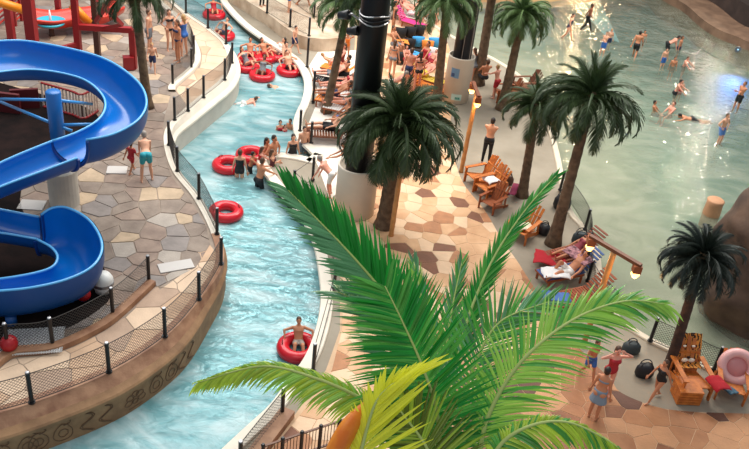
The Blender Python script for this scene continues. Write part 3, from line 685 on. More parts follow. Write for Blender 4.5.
sticker(455, 69, .34, .40, C('sticker_blue', (120, 160, 196), rough=.5), 'poster'); sticker(456, 92, .42, .26, C('sticker_mint', (206, 232, 220), rough=.5), 'label_plate')
sticker(453, 71, .14, .14, C('sticker_navy', (50, 80, 130), rough=.5), 'poster_print'); sticker(457, 93, .2, .1, C('sticker_green', (60, 150, 130), rough=.5), 'label_print')
# ================================================================== ROCK, STUMP
from mathutils import noise
def rock(name, path, rads, lab, m_, seed=0, amp=.28):
    mb = MB(); n = 30; pts = resample(catmull(path, 8), .16); rr = resample(catmull([Vector((r, 0, 0)) for r in rads], 8), 1)  # radii
    L = len(pts); vs = []
    for i, p in enumerate(pts):
        u = i/(L-1)*(len(rads)-1); k = min(len(rads)-2, int(u)); r = rads[k]+(rads[k+1]-rads[k])*(u-k)
        for j in range(n):
            a = 2*PI*j/n; q = Vector((math.cos(a), math.sin(a), 0)); w = p+q*r
            d = noise.noise(w*.55+Vector((seed, 0, 0)))*amp*2+noise.noise(w*1.6)*amp*.7+abs(noise.noise(w*3.7))*amp*.35; vs.append(p+q*(r+d*min(1, r)))
    fs = [(i*n+j, i*n+(j+1) % n, (i+1)*n+(j+1) % n, (i+1)*n+j) for i in range(L-1) for j in range(n)]+[tuple((L-1)*n+j for j in range(n))]
    o = mb.add(vs, fs).build(name, m_, None, True); return tag(o, lab, 'rock')
rb_ = P(749, 333, 0)
rock('boulder', [Vector((11.2, 20.75, -1.0)), Vector((11.15, 20.8, 0)), Vector((11.2, 21.0, 1.2)), Vector((11.55, 21.3, 2.4)), Vector((12.0, 21.6, 3.6)), Vector((12.25, 21.7, 4.8)), Vector((12.5, 21.8, 6.0)), Vector((12.8, 22.0, 7.2))], [1.25, 1.4, 1.55, 1.65, 1.65, 1.6, 1.4, .8], 'big brown rock outcrop standing in the wave pool at the right edge', C('rock_brown', (104, 80, 64), rough=.8, col2=srgb(66, 50, 42), scale=1.1, bump=.8, bscale=3), 3)
mo = MB()
for k in range(900):
    a = random.uniform(2.6, 5.2); z = random.uniform(1.5, 4.2); c = Vector((11.5+(z-1.5)*.35, 21.4+(z-1.5)*.2, z)); r = random.uniform(1.0, 1.9)*.95
    if random.random() < .6 and not (2.2 < z < 3.2): continue
    p = c+Vector((math.cos(a)*r, math.sin(a)*r, 0)); d = Vector((random.uniform(-1, 1), random.uniform(-1, 1), random.uniform(-1, .3)))*.09; s = d.cross(Vector((0, 0, 1))).normalized()*.025
    mo.add([p, p+d*.5+s, p+d, p+d*.5-s], [(0, 1, 2, 3)])
tag(mo.build('moss_leaves', C('moss_green', (84, 120, 34), rough=.7, island=.4)), 'tuft of bright green creeper clinging to the brown rock at the right edge', 'plant', kind='stuff')
st = P(711, 214, 0); o = MB().lathe([(.29, -.5), (.3, .1), (.28, .42), (.3, .56), (.25, .6), (.001, .6)], 20).build('concrete_stump', C('stump_clay', (190, 140, 104), rough=.7, var=.1), None, True, loc=st); tag(o, 'short round clay-coloured post standing in the wave pool beside the rock', 'post')
# pool wall lamp
pl_ = empty('pool_light', P(735, 51, .0)+Vector((0, -.25, .2)), 0, 'blue-white underwater light on the far pool wall at top right', 'light')
MB().lathe([(.12, 0), (.16, .02), (.16, .06)], 14).build('bezel', steel, pl_, rot=(PI/2, 0, 0))
MB().lathe([(.11, .03), (.001, .07)], 14).build('lens', mat('blue_lens', (.2, .5, 1), emit=(.35, .7, 1.0), estr=3.5), pl_, rot=(PI/2, 0, 0))
d = bpy.data.lights.new('pool_lamp', 'SPOT'); d.energy = 700; d.color = (.03, .2, 1); d.spot_size = 2.4; d.spot_blend = 1; d.shadow_soft_size = .1; lo = bpy.data.objects.new('pool_lamp', d); COL.objects.link(lo); lo.location = P(735, 51, 0)+Vector((.1, -.8, -.22))
lo.rotation_euler = Vector((-.1, -.6, -.8)).to_track_quat('-Z', 'Y').to_euler()
# ================================================================== PALMS
def frond_mesh(name, L, rise, droop, ll, n, seed, hang=.5, w=.028, fold=.35):
    rnd = random.Random(seed); mb = MB(); N = 14; pts = []; p = Vector((0, 0, 0)); a = rise
    for i in range(N+1):
        pts.append(p.copy()); st_ = L/N; a -= droop/N*(.5+1.2*i/N); p = p+Vector((math.cos(a), 0, math.sin(a)))*st_
    mb.tube(pts, [.026*(1-.85*i/N)+.003 for i in range(N+1)], 5)
    for k in range(n):
        u = .1+.9*(k+.5)/n; f = u*N; i = min(N-1, int(f)); b = pts[i].lerp(pts[i+1], f-i); t = (pts[i+1]-pts[i]).normalized()
        for s in (-1, 1):
            l = ll*(math.sin(PI*min(1, .22+.78*u))**.6)*rnd.uniform(.85, 1.1)*(1 if u < .92 else .7)
            d = (Vector((0, s, 0))*(1.0-.45*u)+t*(.55+.5*u)+Vector((0, 0, fold-.1))).normalized(); d += Vector((rnd.uniform(-.1, .1),)*3); d.normalize()
            c = [b]; dd = d
            for q in range(3): dd = (dd+Vector((0, 0, -hang*(.5+.3*q)))).normalized(); c.append(c[-1]+dd*l/3)
            wv = t.cross(d).cross(d).normalized(); wv = (t*.7+Vector((0, 0, .3))).normalized()
            ws = [w*.7, w, w*.7, .003]
            vs = []
            for q in range(4): vs += [c[q]-wv*ws[q]*.5, c[q]+wv*ws[q]*.5]
            mb.add(vs, [(0, 1, 3, 2), (2, 3, 5, 4), (4, 5, 7, 6)])
    me = mb.mesh(name); return me
DF = {}
def date_palm(base, top, R, nf, lab, fm, trunk_r=(.2, .14), seed=0, name='date_palm', group='palms with dark drooping fronds around the pools', bend=.0, ll=.23, droopiness=1.0, up_n=5):
    """trunk from base to top (world points), crown of separate drooping fronds"""
    t = empty(name, base, 0, lab, 'palm tree', group); rnd = random.Random(seed); ax = top-base; N = 26; pts = []; rs = []
    side = Vector((ax.y, -ax.x, 0)); side = side.normalized() if side.length > .01 else Vector((1, 0, 0))
    for i in range(N+1):
        u = i/N; pts.append(ax*u+Vector((1, .2, 0))*bend*math.sin(PI*u)); r = .78*(trunk_r[0]*(1-u)+trunk_r[1]*u); r *= 1+.5*math.exp(-u*14)+.06*(i % 2)
        rs.append(r)
    mb = MB().tube(pts, rs, 14); mb.build('trunk', trunk_m if fm is not pg3 else trunk_d, t, True)
    mb = MB().lathe([(trunk_r[1]*.9, -.45), (trunk_r[1]*1.5, -.2), (trunk_r[1]*1.3, .1), (.05, .2)], 12); mb.build('crown_shaft', C('husk', (84, 66, 44), rough=.9, var=.3, scale=14), t, loc=ax)
    if ll not in DF:
        DF[ll] = [frond_mesh('frond', 1.0, r_, d_, ll*(.9+.06*i), 40, i*7+1, hang=h_, w=.028) for i, (r_, d_, h_) in enumerate(((1.38, .5, .05), (1.1, 1.5, .2), (.9, 2.3, .3), (.7, 2.6, .35), (.45, 2.5, .4), (.1, 1.9, .4)))]
    for k in range(nf):
        u = (k+.5)/nf; v = min(5, int(u*6*1.0)) if k >= up_n*0 else 0
        v = min(5, max(0, int(u*6+rnd.uniform(-.5, .5)))); az = k*2.39996+rnd.uniform(-.2, .2)
        s = R*rnd.uniform(.85, 1.12)*(.58, .78, .95, 1.05, 1.0, .85)[v]
        place('frond', DF[ll][v], fm, t, loc=ax+Vector((0, 0, .1-.05*v)), rot=(0, rnd.uniform(-.12, .12)*1, az), scale=s)
    return t
trunk_m = C('trunk_bark', (120, 98, 76), rough=.9, col2=srgb(86, 68, 52), scale=5, bump=1.0, bscale=12)
trunk_d = C('trunk_bark_dark', (78, 56, 44), rough=.9, col2=srgb(52, 38, 32), scale=5, bump=1.0, bscale=12)
pg1 = C('frond_olive', (58, 78, 44), rough=.5, island=.35, trans=.15); pg2 = C('frond_dark', (54, 72, 38), rough=.5, island=.35, trans=.12)
pg3 = C('frond_black_green', (30, 40, 32), rough=.5, island=.3, trans=.08); pg4 = C('frond_mid', (84, 108, 62), rough=.5, island=.3, trans=.15)
def palm_px(bx, by, tx, ty, R, nf, lab, fm, Z=ZR, **k):
    b = P(bx, by, Z); z = zat(b, ty); tp = P(tx, ty, z)  # crown at the height of a vertical trunk, shifted sideways as the trunk leans
    return date_palm(b, tp, R, nf, lab, fm, **k)
palm_px(148, 108, 134, -8, 1.75, 34, 'palm on the left deck beside the upper slide loop, crown cut off', pg2, Z=1.0, trunk_r=(.2, .17), seed=1)
palm_px(326, 112, 349, 4, 1.75, 38, 'palm with greyish arching fronds in front of the reclining crowd, left of the black column', pg4, seed=2, trunk_r=(.2, .15))
palm_px(352, 138, 366, -14, 1.6, 34, 'palm with its trunk against the left edge of the big black column', pg1, seed=3, trunk_r=(.2, .15))
palm_px(384, 226, 400, 126, 2.35, 76, 'broad dark palm in front of the cream column base, at the centre of the picture', pg2, seed=4, trunk_r=(.3, .26))
palm_px(436, 110, 447, 0, 1.85, 40, 'palm whose trunk stands between the crowd and the stickered pillar', pg4, seed=5, trunk_r=(.24, .16))
palm_px(478, 84, 497, -34, 1.8, 30, 'tall palm just right of the stickered pillar, its crown above the top edge', pg1, seed=6, trunk_r=(.26, .2))
palm_px(502, 109, 523, 15, 1.75, 44, 'palm leaning over the wave pool beach, right of the stickered pillar', pg4, seed=7, trunk_r=(.26, .16))
palm_px(522, 196, 537, 106, 1.6, 40, 'palm whose crown overlaps its right neighbour, behind the orange deck chairs', pg2, seed=8, trunk_r=(.2, .16))
palm_px(553, 244, 592, 98, 2.05, 44, 'leaning palm with the spikiest crown, standing between the deck chairs and the wave pool', pg2, seed=9, trunk_r=(.24, .16))
palm_px(668, 371, 703, 258, 1.35, 52, 'nearly black palm on the right between the tiger chair and the rock', pg3, seed=10, trunk_r=(.17, .14))
# ------------------------------------------------------------------ coconut palm in the foreground
gB = [C('leaf_deep', (30, 140, 46), rough=.35, island=.35, trans=.35), C('leaf_green', (88, 166, 68), rough=.35, island=.35, trans=.35), C('leaf_fresh', (156, 202, 84), rough=.35, island=.25, trans=.4), C('leaf_yellow', (244, 242, 66), rough=.35, island=.12, trans=.4),
      C('leaf_bluegreen', (96, 152, 104), rough=.3, island=.35, trans=.25), C('leaf_lime', (182, 206, 66), rough=.35, island=.22, trans=.4), C('rachis_pale', (176, 190, 110), rough=.5)]
crown = PD(424, 500, 9.6)
cp = empty('coconut_palm', Vector((crown.x+.1, crown.y-.4, ZR)), 0, 'large bright green coconut palm filling the foreground, with one yellow frond', 'palm tree')
CL = cp.location.copy()
MB().tube([Vector((0, 0, 0)), Vector((.12, .1, 2.2)), Vector((.02, .25, 4.6)), crown-CL-Vector((0, 0, .15))], [.2, .15, .13, .14], 14).build('trunk', trunk_m, cp, True)
def leaflet(c0, d, l, w, grav, wv, seg=4, curl=0.0):
    c = [c0]; dd = d.copy()
    for q in range(seg): dd = (dd+Vector((0, 0, -grav*(.35+.5*q/seg)))).normalized(); c.append(c[-1]+dd*l/seg)
    prof = [.55, 1.0, .95, .6, .04]; vs = []
    for q in range(seg+1):
        t = (c[min(seg, q+1)]-c[max(0, q-1)]).normalized(); x = (wv-t*wv.dot(t)).normalized(); nrm = t.cross(x)
        h = w*prof[q]/2; vs += [c[q]-x*h+nrm*h*.45, c[q], c[q]+x*h+nrm*h*.45]
    fs = []
    for q in range(seg):
        a = q*3; fs += [(a, a+1, a+4, a+3), (a+1, a+2, a+5, a+4)]
    return vs, fs
def coco_frond(pts, mats, ll, n, seed, lf=1.0, rf=1.0, grav=.25, w=.045, indiv=0, label=None, u0=.12, fwd=(.5, 1.1), twist=0.0, fs_=None, sidebias=None):
    """pts: (px, py, distance) of the rachis; leaflets leave both sides of the rachis"""
    rnd = random.Random(seed); R_ = resample(catmull([PD(*p)-CL for p in pts], 10), .06); N = len(R_)-1
    mb = MB().tube(R_, [.026*(1-.86*i/N)+.003 for i in range(N+1)], 6); fr = mb.build('frond', gB[6], cp, True)
    if label: fr['label'] = label
    rest = MB(); mlist = mats; cnt = 0
    for k in range(n):
        u = u0+(1-u0)*(k+.5)/n; f = u*N; i = min(N-1, int(f)); b = R_[i].lerp(R_[i+1], f-i); t = (R_[min(N, i+1)]-R_[max(0, i-1)]).normalized()
        view = (CP-CL-b).normalized(); upv = (view*.75+Vector((0, 0, .65))).normalized()
        side = t.cross(upv).normalized()
        for s, fac in ((-1, lf), (1, rf)):
            if fac <= 0: continue
            env = (math.sin(PI*min(1, max(0, .2+.72*u)))**.55) if u < .97 else .5
            l = ll*fac*env*rnd.uniform(.88, 1.08)
            d = (side*s*(1.0-.55*u)+t*(fwd[0]+(fwd[1]-fwd[0])*u)+upv*rnd.uniform(-.1, .22)).normalized()
            d = (d+Vector((rnd.uniform(-.06, .06), rnd.uniform(-.06, .06), rnd.uniform(-.06, .06)))).normalized()
            wv = (t*math.cos(twist)+upv*math.sin(twist)*s).normalized()
            vs, fs = leaflet(b, d, l, w*rnd.uniform(.8, 1.15), grav, wv)
            m_i = 0
            if len(mlist) > 1:
                r = rnd.random()
                thr = (fs_ or .5); m_i = (0 if s > 0 else 1) if thr == 'side' else (0 if r > (thr if not callable(thr) else thr(u)) else 1)
            if cnt < indiv: MB().add(vs, fs).build('leaflet', mlist[m_i], fr); cnt += 1
            else: rest.add(vs, fs, m_i)
    if rest.v: tag(rest.build('leaflet_blades', mlist, fr), kind='stuff')
    return fr
cr = (424, 500, 9.6)
# dark green frond pointing up and left
coco_frond([(452, 460, 9.8), (425, 350, 9.6), (392, 303, 9.4), (345, 248, 9.2), (288, 190, 9.2)], [gB[0], gB[4]], .60, 74, 1, lf=1.0, rf=1.12, grav=.05, w=.046, indiv=96, label='deep green frond pointing up and to the left', u0=.42, fwd=(.55, 1.1), fs_='side')
# broad centre frond
coco_frond([(440, 500, 9.4), (438, 420, 9.0), (424, 371, 8.7), (404, 325, 8.5), (385, 286, 8.4)], [gB[1], gB[0]], .80, 84, 2, lf=1.05, rf=.95, grav=.12, w=.036, indiv=102, u0=.22, fwd=(.05, .55), fs_=.45)
coco_frond([(452, 480, 9.8), (430, 400, 9.7), (395, 345, 9.5), (362, 306, 9.3), (338, 292, 9.4)], [gB[4], C('leaf_pale', (190, 214, 150), rough=.3, island=.2, trans=.3)], .80, 56, 22, lf=.8, rf=.7, grav=.14, w=.03, u0=.3, fwd=(.4, 1.3), fs_=.35)
# narrow frond rising to the upper right
coco_frond([(448, 440, 10), (462, 340, 10.2), (490, 265, 10.4), (524, 212, 10.6), (556, 176, 10.9)], [gB[1], gB[0]], .42, 66, 3, lf=.8, rf=1.0, grav=.05, w=.03, u0=.25, fwd=(1.3, 1.9), fs_=.45)
coco_frond([(448, 445, 10), (446, 360, 10.3), (452, 310, 10.5), (462, 262, 10.7)], [gB[4], gB[1]], .42, 34, 31, grav=.05, w=.028, u0=.3, fwd=(1.2, 1.8), fs_=.5)
coco_frond([(446, 450, 10), (430, 340, 10.3), (422, 300, 10.4), (414, 262, 10.6)], [gB[2], gB[4]], .42, 32, 32, grav=.05, w=.028, u0=.3, fwd=(1.2, 1.8), fs_=.5)
# frond going right behind the big one
coco_frond([(466, 500, 9.8), (466, 400, 9.7), (476, 362, 9.6), (500, 322, 9.6), (548, 302, 9.8)], [gB[4], gB[1]], .68, 66, 4, grav=.10, w=.028, u0=.2, fwd=(.1, 1.0), fs_=.55)
# big arching frond on the right
coco_frond([(474, 500, 9.3), (484, 430, 9.1), (506, 382, 8.9), (537, 346, 8.8), (580, 316, 8.9), (626, 301, 9.2), (664, 304, 9.5)], [gB[2], gB[1]], .68, 68, 5, lf=.85, rf=1.0, grav=.30, w=.036, indiv=100, label='light green frond arching to the right with hanging leaflets', u0=.14, fwd=(.5, 1.3), fs_=.25)
# lower right frond
coco_frond([(478, 500, 9.0), (498, 448, 8.8), (530, 426, 8.7), (566, 422, 8.8), (600, 436, 9.0), (618, 448, 9.1)], [gB[5], gB[1]], .44, 60, 6, lf=.35, rf=1.0, grav=.42, w=.036, u0=.12, fwd=(.5, .9), fs_=.35)
# left frond, yellow green
coco_frond([(440, 470, 9.4), (400, 424, 9.1), (360, 398, 8.9), (315, 378, 8.8), (262, 366, 8.8), (200, 382, 9.0)], [gB[2], gB[5]], .42, 92, 7, lf=1.0, rf=.62, grav=.5, w=.034, label='lime frond arching left over the river', u0=.12, fwd=(.6, 1.2), fs_=lambda u: u*.9)
# yellow young frond in the middle
coco_frond([(350, 500, 8.6), (366, 432, 8.3), (380, 396, 8.1), (408, 374, 8.1)], [gB[3]], .84, 26, 8, lf=.42, rf=1.0, grav=.05, w=.05, label='bright yellow young frond', u0=.05, fwd=(.5, 2.2))
coco_frond([(446, 520, 9.0), (430, 455, 8.8), (404, 416, 8.7), (388, 396, 8.7)], [gB[5], C('leaf_olive', (112, 128, 34), rough=.4, island=.3, trans=.35)], .62, 60, 91, lf=.8, rf=1.1, grav=.16, w=.03, u0=.12, fwd=(.0, .8), fs_=.6)
# orange flower sheath
sp0, sp1, sp2 = PD(326, 472, 8.4)-CL, PD(349, 428, 8.3)-CL, PD(380, 394, 8.5)-CL
cv = resample(catmull([sp0, sp1, sp2], 8), .05); n = len(cv)
mb = MB().tube(cv, [.15*math.sin(PI*min(1, .25+.75*i/(n-1)))**.8+.004 for i in range(n)], 12, sq=(1, .55)); o = mb.build('flower_sheath', C('sheath_orange', (244, 150, 30), rough=.5, col2=srgb(222, 110, 20), scale=4), cp, True); o['label'] = 'orange flower sheath'
# ================================================================== PEOPLE
def ik(a, b, l1, l2, hint):
    a, b, hint = Vector(a), Vector(b), Vector(hint); d = b-a; L = min(d.length, (l1+l2)*.999); d.normalize(); b = a+d*L
    x = (l1*l1-l2*l2+L*L)/(2*L); h = math.sqrt(max(0, l1*l1-x*x)); n = (hint-d*hint.dot(d)); n = n.normalized() if n.length > 1e-5 else Vector((0, -1, 0))
    return a+d*x+n*h, b
TMP = []
def remesh(mb, vox, name):
    me = mb.mesh('tmp'); o = bpy.data.objects.new('tmp', me); COL.objects.link(o)
    r = o.modifiers.new('r', 'REMESH'); r.mode = 'VOXEL'; r.voxel_size = vox
    s = o.modifiers.new('s', 'SMOOTH'); s.factor = .5; s.iterations = 3
    TMP.append((o, name)); return o
def bake_all(objs):
    dg = bpy.context.evaluated_depsgraph_get(); out = []
    for o in objs:
        me = bpy.data.meshes.new_from_object(o.evaluated_get(dg)); me.polygons.foreach_set('use_smooth', [True]*len(me.polygons)); out.append(me)
    for o in objs: bpy.data.objects.remove(o)
    return out
# pose: pelvis height, spine direction (pitch back +), feet, hands in body frame facing -Y
POSES = {
 'stand':   dict(z=.93, lean=0, feet=((.10, .0, .07), (-.10, .03, .07)), hands=((.27, -.06, .80), (-.27, -.03, .80))),
 'walk':    dict(z=.90, lean=-4, feet=((.09, -.30, .07), (-.09, .30, .12)), hands=((.27, .20, .85), (-.27, -.24, .90))),
 'folded':  dict(z=.93, lean=3, feet=((.11, .02, .07), (-.11, -.05, .07)), hands=((-.08, -.24, 1.18), (.08, -.26, 1.14))),
 'reach':   dict(z=.92, lean=-10, feet=((.12, .05, .07), (-.12, -.08, .07)), hands=((.20, -.55, 1.15), (-.18, -.52, 1.05))),
 'hips':    dict(z=.92, lean=0, feet=((.13, .0, .07), (-.12, -.04, .07)), hands=((.19, -.08, 1.0), (-.19, -.08, 1.0)), eh=((1, .5, 0), (-1, .5, 0))),
 'armsup':  dict(z=.93, lean=0, feet=((.12, .0, .07), (-.12, .05, .07)), hands=((.14, -.18, 1.66), (-.2, -.1, 1.55)), eh=((1, -.3, 0), (-1, -.3, 0))),
 'bend':    dict(z=.88, lean=-52, feet=((.16, .08, .07), (-.16, -.05, .07)), hands=((.16, -.62, .62), (-.14, -.55, .55))),
 'sit':     dict(z=.12, lean=12, feet=((.13, -.47, -.32), (-.13, -.50, -.32)), hands=((.17, -.32, .2), (-.17, -.34, .2)), kh=(0, -.2, 1)),
 'recline': dict(z=.12, lean=52, feet=((.11, -.88, .08), (-.13, -.84, .08)), hands=((.27, -.12, .2), (-.12, -.14, .30)), kh=(0, 0, 1)),
 'kneeup':  dict(z=.12, lean=48, feet=((.11, -.80, .08), (-.13, -.50, .06)), hands=((.30, -.1, .16), (-.22, .52, .62)), kh=(0, 0, 1)),
 'tube':    dict(z=.06, lean=34, feet=((.14, -.68, -.02), (-.16, -.66, .0)), hands=((.43, .0, .20), (-.43, .02, .20)), kh=(0, 0, 1), eh=((1, .4, .2), (-1, .4, .2))),
 'swim':    dict(z=.0, lean=-82, feet=((.12, .84, -.05), (-.14, .82, -.08)), hands=((.32, -.95, .0), (-.42, -.62, -.04))),
 'float':   dict(z=-.02, lean=76, feet=((.25, -.82, .0), (-.22, -.8, .0)), hands=((.62, .34, .02), (-.6, .30, .0))),
}
def mk_body(pose, female=False):
    q = POSES[pose]; pel = Vector((0, 0, q['z'])); a = math.radians(q['lean']); up = Vector((0, math.sin(a), math.cos(a))); fw = Vector((0, -math.cos(a), math.sin(a))); X = Vector((1, 0, 0))
    sw = .165 if female else .19; hw = .165 if female else .15; ww = .115 if female else .135
    def T(z, y=0, x=0): return pel+up*z+fw*y+X*x
    mb = MB(); rings = [(-.10, .07, .07, 0), (-.06, hw*.85, .10, -.01), (.02, hw, .115, -.015), (.10, hw*.93, .10, 0), (.19, ww, .085, .01), (.28, ww+.02, .09, .01), (.36, sw*.86, .112, .012), (.44, sw*.93, .10, 0), (.49, sw*.80, .075, -.005), (.53, .07, .058, 0)]
    vs = []; n = 14
    for z, rx, ry, oy in rings:
        for k in range(n): t = 2*PI*k/n; vs.append(T(z, oy+ry*math.sin(t), rx*math.cos(t)))
    mb.add(vs, [(i*n+k, (i+1)*n+k, (i+1)*n+(k+1) % n, i*n+(k+1) % n) for i in range(len(rings)-1) for k in range(n)]+[tuple(range(n)), tuple(range((len(rings)-1)*n+n-1, (len(rings)-1)*n-1, -1))])
    if female:
        for s in (-1, 1): mb.ball(T(.37, .085, s*.075), .062, 10, 7)
    for s in (-1, 1): mb.ball(T(-.02, -.06, s*.075), .095, 10, 7)
    # head keeps closer to upright than the spine
    ha = a*.45 if pose not in ('swim', 'float') else a*.55
    hu = Vector((0, math.sin(ha), math.cos(ha))); hf = Vector((0, -math.cos(ha), math.sin(ha)))
    nb = T(.50); hc = nb+(up*.4+hu*.6)*.185+hf*.015; HR = Matrix((X, -hf, hu)).transposed()
    mb.capsule(nb, hc-hu*.04, .056, .052, 10)
    mb.ball(hc, (.074, .092, .108), 12, 9, HR); mb.ball(hc+hf*.03-hu*.065, (.052, .058, .05), 10, 7, HR)
    mb.capsule(hc+hf*.088-hu*.005, hc+hf*.112-hu*.03, .012, .017, 7)
    for s in (-1, 1): mb.ball(hc+X*s*.077-hu*.008, (.012, .022, .032), 8, 6, HR)
    J = dict(T=T, hc=hc, hu=hu, hf=hf, HR=HR, up=up, fw=fw); hands = MB()
    for i, s in enumerate((1, -1)):
        sh = T(.455, -.005, s*(sw-.015)); eh = q.get('eh', ((.5, .8, -.3), (-.5, .8, -.3)))[i]
        el, wr = ik(sh, q['hands'][i], .285, .25, eh)
        k = .88 if female else 1
        mb.ball(sh, .062*k, 10, 7); mb.capsule(sh, el, .053*k, .041*k); mb.capsule(el, wr, .042*k, .027*k)
        d = (wr-el).normalized(); sd = d.cross(Vector((0, -1, .3))); sd = sd.normalized() if sd.length > .1 else X; pn = d.cross(sd).normalized()
        mb.capsule(wr, wr+d*.075, .027, .034, 8, sq=(1.15, .55), side=sd)
        for f in range(4):
            st = wr+d*(.10-.006*abs(f-1.3))+sd*(f-1.5)*.019; L = (.062, .075, .07, .052)[f]; m1 = st+d*L*.5+pn*.008; m2 = m1+(d*.8+pn*.55).normalized()*L*.5
            hands.tube([st-d*.03, st, m1, m2], [.0105, .0105, .0095, .006], 6)
        th0 = wr+d*.035+sd*.028*(-s); hands.tube([th0, th0+(d*.7-sd*s*.8).normalized()*.035, th0+(d*.95-sd*s*.35+pn*.2).normalized()*.075], [.013, .012, .008], 6)
        hp = T(-.03, -.005, s*.088); kn, an = ik(hp, q['feet'][i], .42, .41, q.get('kh', (0, -1, .05)))
        mb.capsule(hp, kn, .085 if not female else .086, .055); mb.capsule(kn, kn.lerp(an, .35), .053, .056); mb.capsule(kn.lerp(an, .35), an, .056, .034)
        sh_ = (an-kn).normalized(); ft = Vector((s*.15, -1, 0)); 
        if pose in ('recline', 'kneeup', 'tube', 'float'): ft = Vector((s*.15, -.35, 1)).normalized() if q['feet'][i][1] < -.55 else Vector((0, -1, -.1))
        if pose == 'swim': ft = Vector((0, 1, -.2))
        ft = ft.normalized(); heel = an+sh_*.035-ft*.03; mb.capsule(heel, an+sh_*.045+ft*.13, .034, .026, 8, sq=(1, .9)); hands.capsule(an+sh_*.05+ft*.12, an+sh_*.053+ft*.165, .022, .016, 6)
        J['hp%d' % i] = hp; J['kn%d' % i] = kn; J['an%d' % i] = an
    return mb, hands, J, rings, female
def ring_loft(mb, J, rows, n=14):
    vs = []
    for z, rx, ry, oy in rows:
        for k in range(n): t = 2*PI*k/n; vs.append(J['T'](z, oy+ry*math.sin(t), rx*math.cos(t)))
    m = len(rows); mb.add(vs, [(i*n+k, (i+1)*n+k, (i+1)*n+(k+1) % n, i*n+(k+1) % n) for i in range(m-1) for k in range(n)]+[tuple(range(n)), tuple(range((m-1)*n+n-1, (m-1)*n-1, -1))])
def interp(rings, z):
    for a, b in zip(rings, rings[1:]):
        if a[0] <= z <= b[0]: t = (z-a[0])/(b[0]-a[0]); return tuple(a[i]*(1-t)+b[i]*t for i in range(4))
    return rings[0]
def mk_cloth(kind, J, rings, female):
    mb = MB()
    def band(z0, z1, g=.014, m=5):
        rows = [];
        for i in range(m+1): z = z0+(z1-z0)*i/m; r = interp(rings, z); rows.append((z, r[1]+g, r[2]+g, r[3]))
        ring_loft(mb, J, rows)
    if kind in ('trunks', 'shorts'):
        band(-.07, .09, .016)
        for i in (0, 1):
            hp, kn = J['hp%d' % i], J['kn%d' % i]; e = hp.lerp(kn, .62 if kind == 'trunks' else .5); mb.capsule(hp, e, .102, .088)
        for s in (-1, 1): mb.ball(J['T'](-.02, -.06, s*.075), .108, 10, 7)
    elif kind == 'leggings':
        band(-.07, .09, .014)
        for i in (0, 1):
            hp, kn, an = J['hp%d' % i], J['kn%d' % i], J['an%d' % i]; mb.capsule(hp, kn, .096, .066); mb.capsule(kn, an, .066, .046)
        for s in (-1, 1): mb.ball(J['T'](-.02, -.06, s*.075), .106, 10, 7)
    elif kind == 'swimsuit':
        band(-.085, .43, .012, 10)
        for s in (-1, 1): mb.ball(J['T'](-.02, -.06, s*.072), .105, 10, 7); mb.ball(J['T'](.37, .085, s*.075), .072, 10, 7); mb.capsule(J['T'](.42, .06, s*.09), J['T'](.5, -.02, s*.085), .022, .02)
    elif kind == 'bikini':
        band(-.09, .03, .012, 4)
        for s in (-1, 1): mb.ball(J['T'](-.02, -.06, s*.072), .105, 10, 7)
    elif kind == 'bikinitop':
        band(.33, .40, .010, 2)
        for s in (-1, 1): mb.ball(J['T'](.37, .085, s*.075), .072, 10, 7)
    elif kind == 'shirt':
        band(-.03, .49, .022, 9)
        for s in (-1, 1): mb.capsule(J['T'](.45, 0, s*.16), J['T'](.33, -.01, s*.235), .075, .068)
    elif kind == 'wrap':
        band(-.09, .08, .02, 4)
        T = J['T']; hp = (J['kn0']+J['kn1'])/2; vs = []; n = 16
        for z, r in ((0, .155), (-.15, .19), (-.32, .235)):
            for k in range(n): t = 2*PI*k/n; vs.append(T(z, .8*r*math.sin(t)*(1+.06*math.cos(6*t)), r*math.cos(t)))
        mb.add(vs, [(i*n+k, (i+1)*n+k, (i+1)*n+(k+1) % n, i*n+(k+1) % n) for i in (0, 1) for k in range(n)]+[tuple(range(n)), tuple(range(3*n-1, 2*n-1, -1))])
    return mb
def mk_hair(J, long):
    mb = MB(); hc, hu, hf, HR = J['hc'], J['hu'], J['hf'], J['HR']
    mb.ball(hc+hu*.024-hf*.022, (.084, .094, .104), 14, 9, HR); mb.ball(hc-hf*.04-hu*.02, (.078, .068, .085), 12, 8, HR)
    if long: mb.capsule(hc-hf*.075-hu*.03, hc-hf*.095-hu*.24, .062, .035, 9); mb.ball(hc-hf*.06-hu*.06, (.08, .05, .1), 10, 7, HR)
    return mb
LIB = {}
NEED = set()
PEOPLE = []
def person(pose, sex, cloth, col, px, py, Z, head, H, skin, hair, label, group, top=None, zoff=0.0, long=None, loc=None):
    PEOPLE.append(dict(pose=pose, f=sex in ('woman', 'girl'), child=sex in ('boy', 'girl'), cloth=cloth, col=col, loc=loc or (P(px, py, Z)+Vector((0, 0, zoff))), head=math.radians(head), H=H, skin=skin, hair=hair, label=label, group=group, long=(sex in ('woman', 'girl')) if long is None else long, top=top))
